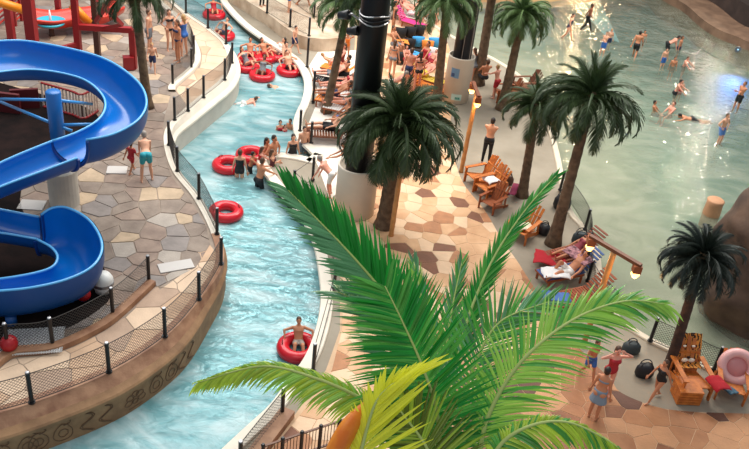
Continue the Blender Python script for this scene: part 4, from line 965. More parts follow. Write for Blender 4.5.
def build_people():
    jobs = []; keys = []
    for p in PEOPLE:
        k = (p['pose'], p['f'])
        if k not in LIB:
            mb, hands, J, rings, f = mk_body(*k); LIB[k] = dict(J=J, rings=rings, hands=hands.mesh('hands')); jobs.append(remesh(mb, .017, 'b')); keys.append((k, 'body'))
            fm = MB()
            for s in (-1, 1): fm.ball(J['hc']+J['hf']*.078+Vector((s*.03, 0, 0))+J['hu']*.004, (.013, .009, .009), 8, 5)
            LIB[k]['eyes'] = fm.mesh('eyes'); fm = MB().ball(J['hc']+J['hf']*.084-J['hu']*.06, (.024, .010, .008), 8, 5); LIB[k]['mouth'] = fm.mesh('mouth')
            for lg in (False, True): LIB[k]['hair%d' % lg] = mk_hair(J, lg).mesh('hair', smooth=True)
        if p['cloth'] == 'bikini': p['top'] = 'bikinitop'
        if p['top'] == 'bikini': p['top'] = 'bikinitop'
        for c in (p['cloth'], p['top']):
            if c and c not in LIB[k]:
                LIB[k][c] = 1; jobs.append(remesh(mk_cloth(c, LIB[k]['J'], LIB[k]['rings'], p['f']), .02, 'c')); keys.append((k, c))
    for (k, w), me in zip(keys, bake_all(jobs)):
        LIB[k][w] = me
        if w == 'body':
            bm = bmesh.new(); bm.from_mesh(me); bm.from_mesh(LIB[k]['hands']); bm.to_mesh(me); bm.free(); me.polygons.foreach_set('use_smooth', [True]*len(me.polygons))
    sk = {'fair': C('skin_fair', (222, 164, 132), rough=.5), 'tan': C('skin_tan', (196, 130, 94), rough=.5), 'brown': C('skin_brown', (136, 84, 60), rough=.5), 'pink': C('skin_pink', (228, 158, 134), rough=.5)}
    hr = {'dark': C('hair_dark', (34, 24, 20), rough=.5), 'brown': C('hair_brown', (84, 56, 38), rough=.5), 'blond': C('hair_blond', (180, 142, 92), rough=.5), 'grey': C('hair_grey', (150, 140, 132), rough=.5)}
    for me_k in LIB.values():
        pass
    for p in PEOPLE:
        lib = LIB[p['pose'], p['f']]; nm = 'person'
        o = place(nm, lib['body'], None); 
        if not lib['body'].materials: lib['body'].materials.append(sk['tan'])
        o.material_slots[0].link = 'OBJECT'; o.material_slots[0].material = sk[p['skin']]
        s = p['H']/1.72; o.location = p['loc']; o.rotation_euler = (0, 0, p['head']); o.scale = (s, s, s); tag(o, p['label'], 'person', p['group'])
        def ch(n_, me, m_):
            if not me.materials: me.materials.append(m_)
            c = bpy.data.objects.new(n_, me); COL.objects.link(c); c.parent = o; c.material_slots[0].link = 'OBJECT'; c.material_slots[0].material = m_; return c
        ch('hair', lib['hair%d' % p['long']], hr[p['hair']]); ch('eyes', lib['eyes'], hr['dark']); ch('mouth', lib['mouth'], C('lips', (150, 70, 64), rough=.5))
        nmc = {'trunks': 'swim_trunks', 'shorts': 'swim_shorts', 'leggings': 'leggings', 'swimsuit': 'swimsuit', 'bikini': 'bikini_bottom', 'bikinitop': 'bikini_top', 'shirt': 'shirt', 'wrap': 'skirt'}
        if p['cloth']: ch(nmc[p['cloth']], lib[p['cloth']], C('cloth_%d_%d_%d' % p['col'][0], p['col'][0], rough=.7))
        if p['top']: ch(nmc[p['top']], lib[p['top']], C('cloth_%d_%d_%d' % p['col'][-1], p['col'][-1], rough=.7))
BK, NV, RD, BL, TQ, WH, GY, OR = (24, 24, 28), (30, 44, 84), (176, 34, 46), (52, 104, 180), (40, 156, 170), (232, 230, 226), (120, 124, 130), (226, 120, 40)
G1, G2, G3, G4, G5 = 'bathers in the lazy river', 'bathers in the wave pool', 'people on the left stone deck', 'people in the resting area by the river', 'people on the paved walk beside the wave pool'
# left deck
person('bend', 'woman', 'shorts', [TQ, TQ], 147, 181, 1, 200, 1.72, 'fair', 'grey', 'woman in turquoise bathing shorts seen from behind beside a small boy in red', G3, top=None, long=False)
person('walk', 'boy', 'shorts', [RD, RD], 132, 173, 1, 160, 1.08, 'tan', 'dark', 'small child in a red shirt and shorts left of the bending woman in turquoise', G3, top='shirt', long=False)
person('hips', 'woman', 'bikini', [BK], 170, 50, 1, 40, 1.70, 'fair', 'brown', 'woman in black bikini standing at the top left, left of two women talking', G3)
person('stand', 'woman', 'bikini', [NV], 178, 62, 1, -40, 1.72, 'tan', 'brown', 'woman in dark bikini bottoms standing nearest the inner net fence at the top left', G3)
person('armsup', 'woman', 'swimsuit', [BL], 184, 56, 1, -120, 1.70, 'fair', 'blond', 'woman in blue swimsuit with raised arm behind the top left fence', G3)
person('stand', 'man', 'trunks', [GY], 150, 52, 1, 90, 1.75, 'fair', 'brown', 'person partly hidden behind the palm trunk on the left deck', G3)
person('walk', 'boy', 'trunks', [NV], 153, 72, 1, 20, 1.2, 'fair', 'blond', 'child walking just right of the palm trunk on the left deck', G3)
person('stand', 'girl', 'swimsuit', [RD], 15, 20, 1, 20, 1.2, 'fair', 'dark', 'child in red swimsuit near the red slatted panels at top left', G3)
person('sit', 'boy', 'trunks', [BK], 101, 14, 1, 90, 1.3, 'tan', 'dark', 'child in black trunks sitting by the red trough near the brown post', G3, zoff=.35)
# inner tubes and river bathers
tube_red = C('tube_red', (204, 24, 40), rough=.28); tube_dk = C('tube_handle', (110, 14, 26), rough=.4)
def tmesh():
    mb = MB(); R, r, N, M_ = .385, .165, 32, 12
    vs = [((R+r*math.cos(b))*math.cos(a), (R+r*math.cos(b))*math.sin(a), .12+r*.95*math.sin(b)) for a in [2*PI*i/N for i in range(N)] for b in [2*PI*j/M_ for j in range(M_)]]
    mb.add(vs, [(i*M_+j, ((i+1) % N)*M_+j, ((i+1) % N)*M_+(j+1) % M_, i*M_+(j+1) % M_) for i in range(N) for j in range(M_)])
    return mb.mesh('tube', smooth=True)
TM = tmesh(); HM = MB().tube([Vector((.09*math.cos(a), .02, .05*math.sin(a))) for a in [PI*k/8 for k in range(9)]], .014, 6).mesh('handle')
VM = MB().lathe([(.018, 0), (.018, .03), (.001, .034)], 8).mesh('valve')
def inner_tube(px, py, rz, lab, tilt=(0, 0), s=1.0):
    t = empty('inner_tube', P(px, py, 0.0), rz, lab, 'inner tube', 'red inner tubes on the lazy river'); t.rotation_euler = (tilt[0], tilt[1], rz); t.scale = (s, s, s)
    place('ring', TM, tube_red, t)
    for a in (0, PI): place('handle', HM, tube_dk, t, loc=(.42*math.cos(a), .42*math.sin(a), .27), rot=(0, 0, a+PI/2))
    place('valve', VM, tube_dk, t, loc=(0, -.28, .22)); return t
inner_tube(226, 215, .4, 'empty red tube beside the left bank, the only one floating alone')
inner_tube(298, 351, .1, 'red tube with a boy sitting in it at the lower right of the river', s=1.02)
person('tube', 'boy', 'trunks', [(150, 140, 130)], 298, 347, 0, 10, 1.42, 'tan', 'brown', 'boy sitting alone in the red tube at the lower right of the river', G1, zoff=.12)
for i, (x, y, lb_, pl_) in enumerate(((214, 17, 'farthest red tube at the top of the river', ('tan', 'dark', RD, 'person lying in the farthest red tube at the top of the river')), (223, 38, 'second red tube from the top, close to the left fence', ('fair', 'dark', NV, 'person riding the tube close to the left fence near the top')),
      (247, 69, 'red tube half hidden behind the bulging left wall', ('fair', 'brown', GY, 'rider in the red tube half hidden by the bulging wall')), (250, 60, 'red tube behind the one at the bulging wall', ('tan', 'dark', RD, 'dark-haired rider in the tube behind the one at the bulging wall')),
      (262, 78, 'nearest red tube of the upstream cluster, low in the middle of the river', ('brown', 'dark', GY, 'dark-haired rider in the nearest tube of the upstream cluster')), (265, 60, 'red tube in the middle of the upstream cluster', ('tan', 'dark', RD, 'rider in dark red leaning in the tube in the middle of the cluster')),
      (277, 58, 'red and white tube touching the right coping in the upstream cluster', ('fair', 'dark', WH, 'rider in white on the tube touching the right coping')), (289, 73, 'red tube at the right bank carrying two riders', ('fair', 'dark', BK, 'front rider of the crowded red tube at the right bank')),
      (228, 168, 'red tube left of the woman in the black swimsuit', None), (251, 158, 'red tube in the middle of the standing group', None))):
    inner_tube(x, y, i*.7, lb_)
    if pl_: person('tube', 'man' if i % 2 else 'woman', 'trunks' if i % 2 else 'swimsuit', [pl_[2]], x, y-2, 0, (20, -30, 60, 10, -5, 40, -60, 30)[i % 8], 1.55, pl_[0], pl_[1], pl_[3], G1, zoff=.14)
person('sit', 'man', 'trunks', [WH], 286, 66, 0, 20, 1.6, 'fair', 'dark', 'rider sitting upright at the back of the crowded red tube at the right bank', G1, zoff=.2)
person('walk', 'boy', 'trunks', [NV], 294, 54, ZR, 60, 1.25, 'fair', 'dark', 'boy climbing out onto the right coping by the raised wall', G1, zoff=.06)
person('float', 'man', 'trunks', [GY], 283, 86, 0, 120, 1.6, 'fair', 'brown', 'swimmer with only the head up just below the upstream tubes', G1, zoff=-.12)
person('swim', 'boy', 'trunks', [WH], 244, 104, 0, 130, 1.4, 'pink', 'brown', 'pale swimmer stretched out near the bulging left wall', G1)
person('stand', 'girl', 'swimsuit', [RD], 280, 130, 0, 20, 1.3, 'fair', 'dark', 'left of the two children with heads above water in mid river', G1, zoff=-.9)
person('stand', 'boy', 'trunks', [RD], 290, 129, 0, -30, 1.3, 'tan', 'dark', 'right of the two children with heads above water in mid river', G1, zoff=-.88)
person('folded', 'girl', 'swimsuit', [RD], 285, 131, 0, 40, 1.0, 'pink', 'brown', 'small child in red between the two children in mid river', G1, zoff=-.75)
Wd = -.62
person('stand', 'woman', 'swimsuit', [BK], 239.5, 177, 0, 185, 1.66, 'fair', 'brown', 'woman in a black cross-back swimsuit standing beside the red tube', G1, zoff=Wd, long=False)
person('reach', 'boy', 'trunks', [BK], 250, 172, 0, 100, 1.3, 'tan', 'dark', 'child in black behind the red tube, right of the woman in black', G1, zoff=-.5)
person('reach', 'man', 'trunks', [BK], 259, 187, 0, 140, 1.7, 'tan', 'brown', 'shirtless man in black shorts, nearest of the standing river group', G1, zoff=Wd)
person('hips', 'man', 'trunks', [BK], 273, 165, 0, 60, 1.78, 'tan', 'dark', 'tall dark-haired man at the back right of the standing river group', G1, zoff=Wd)
person('stand', 'woman', 'bikini', [RD], 266, 163, 0, 70, 1.6, 'tan', 'dark', 'woman left of the tall man in the standing river group', G1, zoff=Wd)
person('reach', 'girl', 'swimsuit', [RD], 259, 170, 0, 120, 1.4, 'pink', 'brown', 'girl in red leaning on the tube inside the standing river group', G1, zoff=-.5)
person('folded', 'girl', 'swimsuit', [(90, 40, 50)], 272, 174, 0, 110, 1.5, 'fair', 'brown', 'girl right of the man in black shorts, by the round coping', G1, zoff=-.55)
person('stand', 'woman', 'swimsuit', [BK], 292, 163, 0, 20, 1.62, 'fair', 'dark', 'woman in a plain black swimsuit wading to the steps', G1, zoff=-.5)
person('stand', 'boy', 'trunks', [GY], 303, 153, 0, 30, 1.5, 'fair', 'dark', 'boy standing in the water against the step edge', G1, zoff=-.45)
person('bend', 'man', 'trunks', [WH], 330, 196, ZR, 250, 1.6, 'pink', 'grey', 'stooping person in white shorts left of the cream column base', G4)
person('reach', 'woman', 'bikini', [BK], 344, 186, ZR, 270, 1.65, 'tan', 'brown', 'woman in black behind the stooping person near the cream column base', G4)
# wave pool
for (x, y, ps_, sx, cl, c, hd, H, sk_, hr_, zo, lb_) in (
  (567, 38, 'walk', 'woman', 'swimsuit', NV, 60, 1.65, 'fair', 'dark', -.15, 'woman in a dark blue swimsuit wading at the top edge of the wave pool'),
  (586, 29, 'walk', 'man', 'leggings', BK, 80, 1.75, 'brown', 'dark', -.15, 'person in black at the top of the wave pool beside the woman in dark blue'),
  (602, 53, 'folded', 'boy', 'trunks', BL, -30, 1.45, 'fair', 'brown', -.2, 'boy in bright blue trunks with folded arms in the shallow wave pool'),
  (609, 42, 'stand', 'boy', 'trunks', NV, 20, 1.3, 'fair', 'blond', -.5, 'child just right of the boy in bright blue trunks'),
  (634, 56, 'walk', 'man', 'trunks', BK, 160, 1.7, 'tan', 'dark', -.2, 'tanned man in dark trunks walking in the middle of the wave pool'),
  (644, 36, 'stand', 'boy', 'trunks', BK, 0, 1.3, 'tan', 'dark', -.95, 'head and shoulders just above and right of the tanned walking man'),
  (667, 48, 'bend', 'man', 'trunks', BK, 90, 1.7, 'pink', 'dark', -.6, 'stooping bather at the back of the far wave pool group'),
  (679, 49, 'stand', 'boy', 'trunks', NV, 60, 1.5, 'tan', 'brown', -.7, 'bather right of the stooping one in the far group'),
  (662, 66, 'stand', 'boy', 'trunks', BL, 20, 1.3, 'fair', 'dark', -.25, 'boy in blue trunks left of two wading heads near the glitter'),
  (673, 66, 'stand', 'boy', 'trunks', BK, 0, 1.4, 'tan', 'dark', -.85, 'dark-haired bather between the boy in blue trunks and the glitter'),
  (684, 66, 'reach', 'boy', 'trunks', BK, 40, 1.4, 'pink', 'brown', -.8, 'bather touching the left edge of the glitter'),
  (675, 94, 'reach', 'man', 'trunks', BK, 60, 1.6, 'pink', 'dark', -.75, 'bather bending over a child below the glitter'),
  (680, 91, 'stand', 'boy', 'trunks', RD, 10, 1.2, 'fair', 'brown', -.6, 'small child next to the bather who bends over'),
  (655, 110, 'sit', 'boy', 'trunks', BK, 70, 1.5, 'tan', 'dark', -.3, 'dark-haired bather sitting in the water, left of the row of three'),
  (670, 112, 'sit', 'man', 'trunks', BK, -60, 1.6, 'pink', 'brown', -.3, 'bather sitting in the middle of the row of three'),
  (692, 119, 'swim', 'man', 'trunks', BK, -85, 1.7, 'tan', 'dark', -.02, 'swimmer stretched out to the left of the man in blue and white trunks'),
  (736, 108, 'folded', 'man', 'trunks', BK, -60, 1.7, 'tan', 'brown', -.25, 'man in black trunks standing at the right edge of the wave pool'),
  (718, 143, 'hips', 'man', 'trunks', (90, 130, 196), 30, 1.65, 'fair', 'brown', -.12, 'man in blue and white trunks nearest to the rock in the wave pool'),
  (712, 3, 'stand', 'man', 'trunks', BK, 30, 1.7, 'tan', 'dark', -.3, 'bather at the top edge near the far stone shore')):
    person(ps_, sx, cl, [c], x, y, 0, hd, H*.87, sk_, hr_, lb_, G2, zoff=zo*.87)
# walk
person('folded', 'man', 'leggings', [BK], 485, 163, ZR, 165, 1.80, 'fair', 'dark', 'shirtless man in long black trousers standing on the grey walk with arms folded', G5)
person('stand', 'woman', 'wrap', [(124, 140, 156), (124, 140, 156)], 592, 418, ZR, 150, 1.62, 'tan', 'dark', 'woman in a grey-blue skirt seen from behind at the lower right, hair tied up', G5, top='bikini', long=False)
person('armsup', 'woman', 'swimsuit', [RD], 603, 396, ZR, 10, 1.60, 'pink', 'brown', 'woman in red facing the woman in the grey-blue skirt, arms raised', G5)
person('walk', 'girl', 'shorts', [BK], 653, 400, ZR, -60, 1.35, 'tan', 'brown', 'child in black shorts walking beside the tiger-patterned chair', G5, top='shirt') if False else person('walk', 'girl', 'swimsuit', [BK], 653, 400, ZR, -60, 1.35, 'tan', 'brown', 'child in black walking beside the tiger-patterned chair', G5)
person('sit', 'man', 'trunks', [BK], 482, 88, ZR, 200, 1.75, 'tan', 'brown', 'broad-backed man in black trunks sitting right of the stickered pillar', G5, zoff=.42)
person('reach', 'boy', 'trunks', [RD], 494, 98, ZR, 230, 1.45, 'pink', 'blond', 'child in red trunks bending beside the broad-backed man', G5)
person('reach', 'woman', 'swimsuit', [GY], 471, 84, ZR, 220, 1.6, 'fair', 'brown', 'person half hidden between the stickered pillar and the broad-backed man', G5)
person('walk', 'boy', 'trunks', [BL], 586, 378, ZR, 20, 1.3, 'tan', 'brown', 'child partly hidden behind the big arching frond, above the two women', G5)
# resting area crowd
person('stand', 'woman', 'bikini', [GY], 391, 78, ZR, 170, 1.68, 'fair', 'brown', 'woman in a grey bikini standing right beside the big black column', G4)
person('stand', 'man', 'trunks', [NV], 407, 89, ZR, 180, 1.78, 'pink', 'brown', 'man in navy trunks seen from behind, left of the woman in the black bikini', G4)
person('stand', 'woman', 'bikini', [BK], 416, 91, ZR, 200, 1.70, 'pink', 'dark', 'woman in a black bikini beside the man in navy trunks', G4)
person('bend', 'man', 'trunks', [WH], 390, 103, ZR, 90, 1.7, 'pink', 'grey', 'bald pink-skinned man stooping just above the central palm', G4, long=False)
# ================================================================== FURNITURE
wood = C('wood_orange', (206, 120, 48), rough=.5, col2=srgb(176, 94, 36), scale=7, bump=.2); wood_d = C('wood_brown', (150, 78, 38), rough=.5, var=.15, scale=7)
wood_t = C('wood_dark', (112, 62, 36), rough=.5, var=.15, scale=7)
def slab_mesh(parts, name):
    mb = MB()
    for a, b, w, h_ in parts: mb.bar(a, b, w, h_)
    return mb.mesh(name)
AD = {}
def ad_mesh():
    sl = [((x, -.42, .36), (x, .22, .22), .085, .022) for x in (-.22, -.11, 0, .11, .22)]
    AD['seat'] = slab_mesh([((-.28, -.42+.105*k, .37-.023*k), (.28, -.42+.105*k, .37-.023*k), .09, .022) for k in range(7)], 'seat')
    AD['backrest'] = slab_mesh([((x, .20, .20), (x*1.35, .56, 1.0-abs(x)*.5), .09, .022) for x in (-.2, -.1, 0, .1, .2)]+[((-.3, .42, .66), (.3, .42, .66), .06, .03)], 'backrest')
    AD['armrest'] = slab_mesh([((0, -.48, .56), (0, .38, .56), .12, .025)], 'armrest')
    AD['leg'] = slab_mesh([((0, -.42, 0), (0, -.42, .55), .09, .035)], 'leg'); AD['rear'] = slab_mesh([((0, -.45, .33), (0, .62, .02), .035, .12), ((0, .36, .02), (0, .36, .55), .08, .035)], 'leg')
def adirondack(px, py, rz, lab, m_=None, Z=ZR, group='wooden deck chairs beside the pools', s=1.0, loc=None):
    if not AD: ad_mesh()
    m_ = m_ or wood; t = empty('deck_chair', loc or P(px, py, Z), math.radians(rz), lab, 'chair', group); t.scale = (s, s, s)
    place('seat', AD['seat'], m_, t); place('backrest', AD['backrest'], m_, t)
    for x in (-.34, .34): place('armrest', AD['armrest'], m_, t, loc=(x, 0, 0)); place('leg', AD['leg'], m_, t, loc=(x, 0, 0)); place('leg', AD['rear'], m_, t, loc=(x*.9, 0, 0))
    return t
LG = {}
def lounger(px, py, rz, lab, fm, m_=None, group='loungers in the resting area', Z=ZR, s=1.0):
    if not LG:
        LG['frame'] = slab_mesh([((x, -.95, .3), (x, .35, .3), .05, .06) for x in (-.3, .3)]+[((-.3, y, .3), (.3, y, .3), .05, .04) for y in (-.93, -.3, .33)], 'frame')
        LG['seat'] = slab_mesh([((-.29, -.9+.1*k, .33), (.29, -.9+.1*k, .33), .08, .02) for k in range(13)], 'seat')
        LG['back'] = slab_mesh([((-.29, .36+.075*k, .36+.075*k), (.29, .36+.075*k, .36+.075*k), .08, .02) for k in range(8)], 'backrest')
        LG['leg'] = MB().bar((0, 0, 0), (0, 0, .3), .05).mesh('leg')
    m_ = m_ or wood_t; t = empty('lounger', P(px, py, Z), math.radians(rz), lab, 'lounger', group); t.scale = (s, s, s)
    place('frame', LG['frame'], m_, t); place('seat', LG['seat'], fm, t); place('backrest', LG['back'], fm, t)
    for x in (-.29, .29):
        for y in (-.85, .28): place('leg', LG['leg'], m_, t, loc=(x, y, 0))
    return t
def towel(px, py, Z, rz, w, d, m_, lab, hang=.0, seed=0, name='towel', group=None):
    n = 10; vs = []
    for th in (0, .02):
        for i in range(n+1):
            for j in range(n+1):
                x, y = (i/n-.5)*w, (j/n-.5)*d; z = .05*noise.noise(Vector((x*4, y*4, seed)))+.03*noise.noise(Vector((x*11, y*9, seed)))-hang*max(0, abs(x)/w*2-.5)**2+.04-th; vs.append((x+.03*noise.noise(Vector((y*6, seed, 1))), y, z))
    K = (n+1)**2; fs = [(i*(n+1)+j, (i+1)*(n+1)+j, (i+1)*(n+1)+j+1, i*(n+1)+j+1) for i in range(n) for j in range(n)]; fs += [tuple(K+v for v in reversed(f)) for f in fs]
    for i in range(n):
        for a, b in (((i, 0), (i+1, 0)), ((i+1, n), (i, n))): A, B = a[0]*(n+1)+a[1], b[0]*(n+1)+b[1]; fs.append((A, A+K, B+K, B))
        for a, b in (((n, i), (n, i+1)), ((0, i+1), (0, i))): A, B = a[0]*(n+1)+a[1], b[0]*(n+1)+b[1]; fs.append((A, A+K, B+K, B))
    o = MB().add(vs, fs).build(name, m_, None, True, loc=P(px, py, Z), rot=(0, 0, math.radians(rz))); return tag(o, lab, 'towel', group)
def bag(px, py, Z, s, m_, lab, sq=(1, .6), group=None, rz=0):
    t = empty('beach_bag', P(px, py, Z), math.radians(rz), lab, 'bag', group)
    MB().lathe([(.001, 0), (s*.42, .01), (s*.5, s*.2), (s*.47, s*.55), (s*.34, s*.75), (s*.12, s*.8), (.001, s*.78)], 16, sc=sq).build('body', m_, t, True)
    for y in (-1, 1): MB().tube([Vector((s*.3*math.cos(PI*k/8), y*s*.12, s*.68+s*.35*math.sin(PI*k/8))) for k in range(9)], .014, 5).build('strap', C('strap_dark', (40, 36, 38)), t)
    return t
# deck chairs by the wave pool walk
adirondack(480, 184, -58, 'orange wooden deck chair, farthest of the pair beside the standing man'); adirondack(489, 194, -52, 'orange wooden deck chair, nearer of the pair beside the standing man')
adirondack(492, 208, -40, 'brown deck chair with a dark bundle below the orange pair', wood_d, s=.85); adirondack(522, 236, -35, 'orange deck chair left of the black bag, piled with white clothes')
adirondack(505, 100, -80, 'brown wooden chair next to the foot of the leaning palm', wood_d); adirondack(524, 92, -70, 'dark wooden chair hidden behind palm fronds at the pool edge', wood_t)
towel(492, 179, ZR+.5, 30, .5, .5, C('towel_white', (236, 234, 232), rough=.9), 'white towel draped beside the standing man in black trousers', .3, 1)
towel(524, 227, ZR+.42, 20, .6, .4, C('towel_cream', (228, 214, 186), rough=.9), 'white and cream clothes heaped on the orange deck chair', .2, 2)
bag(500, 183, ZR, .5, C('bag_red', (190, 66, 50), rough=.6), 'red bag between the white towel and the maroon one'); bag(507, 184, ZR, .42, C('bag_brown', (96, 66, 50), rough=.6), 'brown bag right of the red bag')
towel(514, 190, ZR+.25, -15, .22, .85, C('towel_maroon', (120, 34, 66), rough=.9), 'maroon rolled towel propped near the palm trunk', 0, 3)
bag(498, 196, ZR, .35, C('bag_black', (26, 26, 32), rough=.5), 'black bundle on the brown chair below the orange pair'); bag(543, 233, ZR, .42, C('bag_black', (26, 26, 32)), 'glossy black bag on the walk left of the leaning palm trunk', (1, 1))
tb = bag(561, 208, ZR, .6, C('bag_black', (26, 26, 32)), 'large black bag at the pool fence behind the leaning palm trunk', (1, .8))
bag(579, 244, ZR, .55, C('bag_slate', (52, 62, 66), rough=.6), 'dark grey bag beside the lit lamp at the pool fence')
# sunbather group near (560,270)
lounger(566, 279, -62, 'wooden lounger carrying the tanned sunbather by the pool fence', C('sling_blue', (70, 96, 150), rough=.8), wood_d, 'sunloungers by the lit lamp'); lounger(572, 260, -58, 'lounger behind the tanned sunbather with a patterned towel', C('sling_brown', (140, 80, 60), rough=.8), wood_d, 'sunloungers by the lit lamp')
lounger(577, 304, -62, 'lounger in front of the tanned sunbather half hidden by fronds', C('sling_red', (150, 80, 50), rough=.8), wood_d, 'sunloungers by the lit lamp')
person('kneeup', 'man', 'trunks', [WH], 566, 283, ZR, -62, 1.75, 'tan', 'dark', 'tanned sunbather reclining with legs stretched left by the lit lamp', G5, zoff=.33)
person('recline', 'woman', 'swimsuit', [(150, 60, 70)], 572, 262, ZR, -58, 1.6, 'tan', 'dark', 'person lying back under a patterned towel behind the tanned sunbather', G5, zoff=.33)
towel(551, 259, ZR+.3, -10, 1.0, .7, C('towel_red', (176, 28, 40), rough=.9), 'bright red towel with dark edge near the palm foot', .2, 4); towel(556, 273, ZR+.5, 8, .8, .5, C('towel_white', (236, 234, 232)), 'white towel on the thighs of the tanned sunbather', .2, 5)
towel(579, 256, ZR+.75, 40, .5, .9, C('towel_pattern', (206, 150, 156), rough=.9, col2=srgb(84, 50, 60), scale=9), 'pink and dark patterned towel beside the lit lamp', .1, 6); towel(556, 297, ZR+.35, 5, .8, .4, C('towel_blue', (70, 110, 176)), 'blue towel in front of the tanned sunbather', .1, 7)
# tiger chair and float chair
tiger = mat('tiger_fabric', srgb(224, 140, 52), rough=.8); nt = tiger.node_tree; tc = nt.nodes.new('ShaderNodeTexCoord'); wv = nt.nodes.new('ShaderNodeTexWave'); wv.inputs['Scale'].default_value = 3.2; wv.inputs['Distortion'].default_value = 12; wv.inputs['Detail'].default_value = 3; wv.inputs['Detail Scale'].default_value = 1.4
nt.links.new(tc.outputs['Object'], wv.inputs['Vector']); rp = nt.nodes.new('ShaderNodeValToRGB'); rp.color_ramp.elements[0].color = (*srgb(46, 26, 18), 1); rp.color_ramp.elements[0].position = .22; rp.color_ramp.elements[1].color = (*srgb(222, 146, 62), 1); rp.color_ramp.elements[1].position = .4
nt.links.new(wv.outputs['Fac'], rp.inputs[0]); nt.links.new(rp.outputs[0], nt.nodes['Principled BSDF'].inputs['Base Color'])
tcv = adirondack(686, 386, 8, 'deck chair covered by a tiger-patterned towel at the lower right', s=1.12)
tw = empty('tiger_towel', tcv.location, math.radians(8), 'tiger-face towel draped over the deck chair by the black palm', 'towel')
n = 14; vs = []
for i in range(n+1):
    for j in range(n+1):
        x = (i/n-.5)*.72; v = j/n; y = .70-.42*v if v < .75 else .385-.9*(v-.75); z = 1.17-.95*v if v < .75 else .46+.05*(v-.75); y += .03*noise.noise(Vector((x*5, v*5, 0))); vs.append((x*(1-.15*abs(v-.5)), y-.03, z+.02))
MB().add(vs, [(i*(n+1)+j, (i+1)*(n+1)+j, (i+1)*(n+1)+j+1, i*(n+1)+j+1) for i in range(n) for j in range(n)]).build('cloth', tiger, tw, True)
wt, dk = C('tiger_white', (240, 226, 206), rough=.9), C('tiger_dark', (44, 26, 20), rough=.9)
for x in (-.09, .09): MB().ball((x, .33, .58), (.09, .045, .06), 12, 7).build('printed_muzzle', wt, tw, True); MB().ball((x*1.3, .50, .90), (.05, .03, .03), 8, 6).build('printed_brow', wt, tw, True); MB().ball((x*1.1, .455, .84), (.03, .02, .018), 8, 6).build('printed_eye', dk, tw, True)
MB().ball((0, .35, .66), (.05, .03, .03), 10, 6).build('printed_nose', dk, tw, True)
mb = MB()
for k in range(5): mb.box((0, -.02, .06+.085*k), (.60, .5, .07))
bx_ = mb.build('slatted_crate', wood, None, False, loc=P(684, 398, ZR), rot=(0, 0, .1)); tag(bx_, 'slatted wooden footrest box in front of the tiger-patterned chair', 'box')
fc = adirondack(727, 391, -12, 'orange deck chair under the big round pink float at the lower right', s=1.0)
pf = empty('round_float', fc.location+Vector((.12, .25, .62)), -.2, 'pink round inflatable float standing on the right-hand deck chair', 'float'); pf.rotation_euler = (1.05, 0, -.2)
mb = MB(); N_, M_ = 30, 10
mb.add([((.36+.12*math.cos(b))*math.cos(a), (.36+.12*math.cos(b))*math.sin(a), .12*math.sin(b)) for a in [2*PI*i/N_ for i in range(N_)] for b in [2*PI*j/M_ for j in range(M_)]], [(i*M_+j, ((i+1) % N_)*M_+j, ((i+1) % N_)*M_+(j+1) % M_, i*M_+(j+1) % M_) for i in range(N_) for j in range(M_)])
mb.build('ring', C('float_pink', (232, 176, 172), rough=.35), pf, True); MB().lathe([(.001, -.03), (.34, -.02), (.34, .02), (.001, .03)], 24).build('disc', C('float_disc', (214, 140, 138), rough=.35), pf, True)
towel(719, 383, ZR+.65, 20, .45, .5, C('towel_red', (176, 28, 40)), 'red towel left of the pink round float', .3, 8); towel(731, 391, ZR+.45, 30, .3, .25, C('towel_teal', (50, 90, 110)), 'small teal cloth in front of the pink round float', .1, 9)
pr_ = bag(643, 376, ZR, .5, C('bag_black', (26, 26, 32)), 'black bag at the foot of the nearly black palm'); bag(630, 352, ZR, .42, C('bag_slate', (52, 62, 66)), 'dark bag heap behind the tip of the big arching frond', (1.2, .8))
# person by the river on lounger
lounger(331, 141, -82, 'wooden lounger under the man stretching his legs toward the river', wood_t); person('recline', 'man', 'trunks', [BK], 331, 138, ZR, -80, 1.75, 'fair', 'dark', 'man on a wooden lounger stretching his legs over the river edge', G4, zoff=.38)
# resting crowd: loungers, people, bags
rnd = random.Random(5)
slings = {'black': C('sling_black', (22, 22, 26), rough=.7), 'blue': C('sling_sky', (60, 150, 206), rough=.8), 'orange': C('sling_orange', (232, 134, 50), rough=.8), 'pink': C('sling_pink', (226, 60, 140), rough=.8), 'white': C('sling_white', (230, 228, 224), rough=.8), 'yellow': C('sling_yellow', (226, 196, 70), rough=.8)}
cnames = [(400, 34, 'black', 'left in the farthest black row'), (410, 33, 'black', 'middle in the farthest black row'), (419, 31, 'black', 'right in the farthest black row'), (398, 47, 'black', 'left in the middle black row'), (409, 45, 'black', 'middle in the middle black row'), (418, 43, 'blue', 'blue one right of the middle black row'),
  (399, 59, 'black', 'left in the nearest black row'), (409, 58, 'black', 'middle in the nearest black row'), (418, 56, 'black', 'right in the nearest black row'), (427, 47, 'orange', 'bright orange one'), (434, 44, 'blue', 'blue one at the right end behind the palm trunk'), (431, 54, 'white', 'white one beside the bright orange one'), (425, 60, 'pink', 'pink one below the bright orange one')]
for x, y, c, w_ in cnames:
    t = empty('sling_chair', P(x, y+5, ZR), math.radians(rnd.uniform(-20, 20)), 'round-backed sling chair in the crowd, '+w_, 'chair', 'sling chairs in the crowd by the black column')
    MB().lathe([(.30, .1), (.36, .35), (.40, .62), (.37, .64), (.30, .38), (.22, .32), (.001, .30)], 18).build('shell', slings[c], t, True, rot=(-.25, 0, 0)); t.scale = (.72, .72, .8)
    for a in range(4): MB().bar((.2*math.cos(a*PI/2+.8), .2*math.sin(a*PI/2+.8), .25), (.3*math.cos(a*PI/2+.8), .3*math.sin(a*PI/2+.8), 0), .035).build('leg', steel, t)
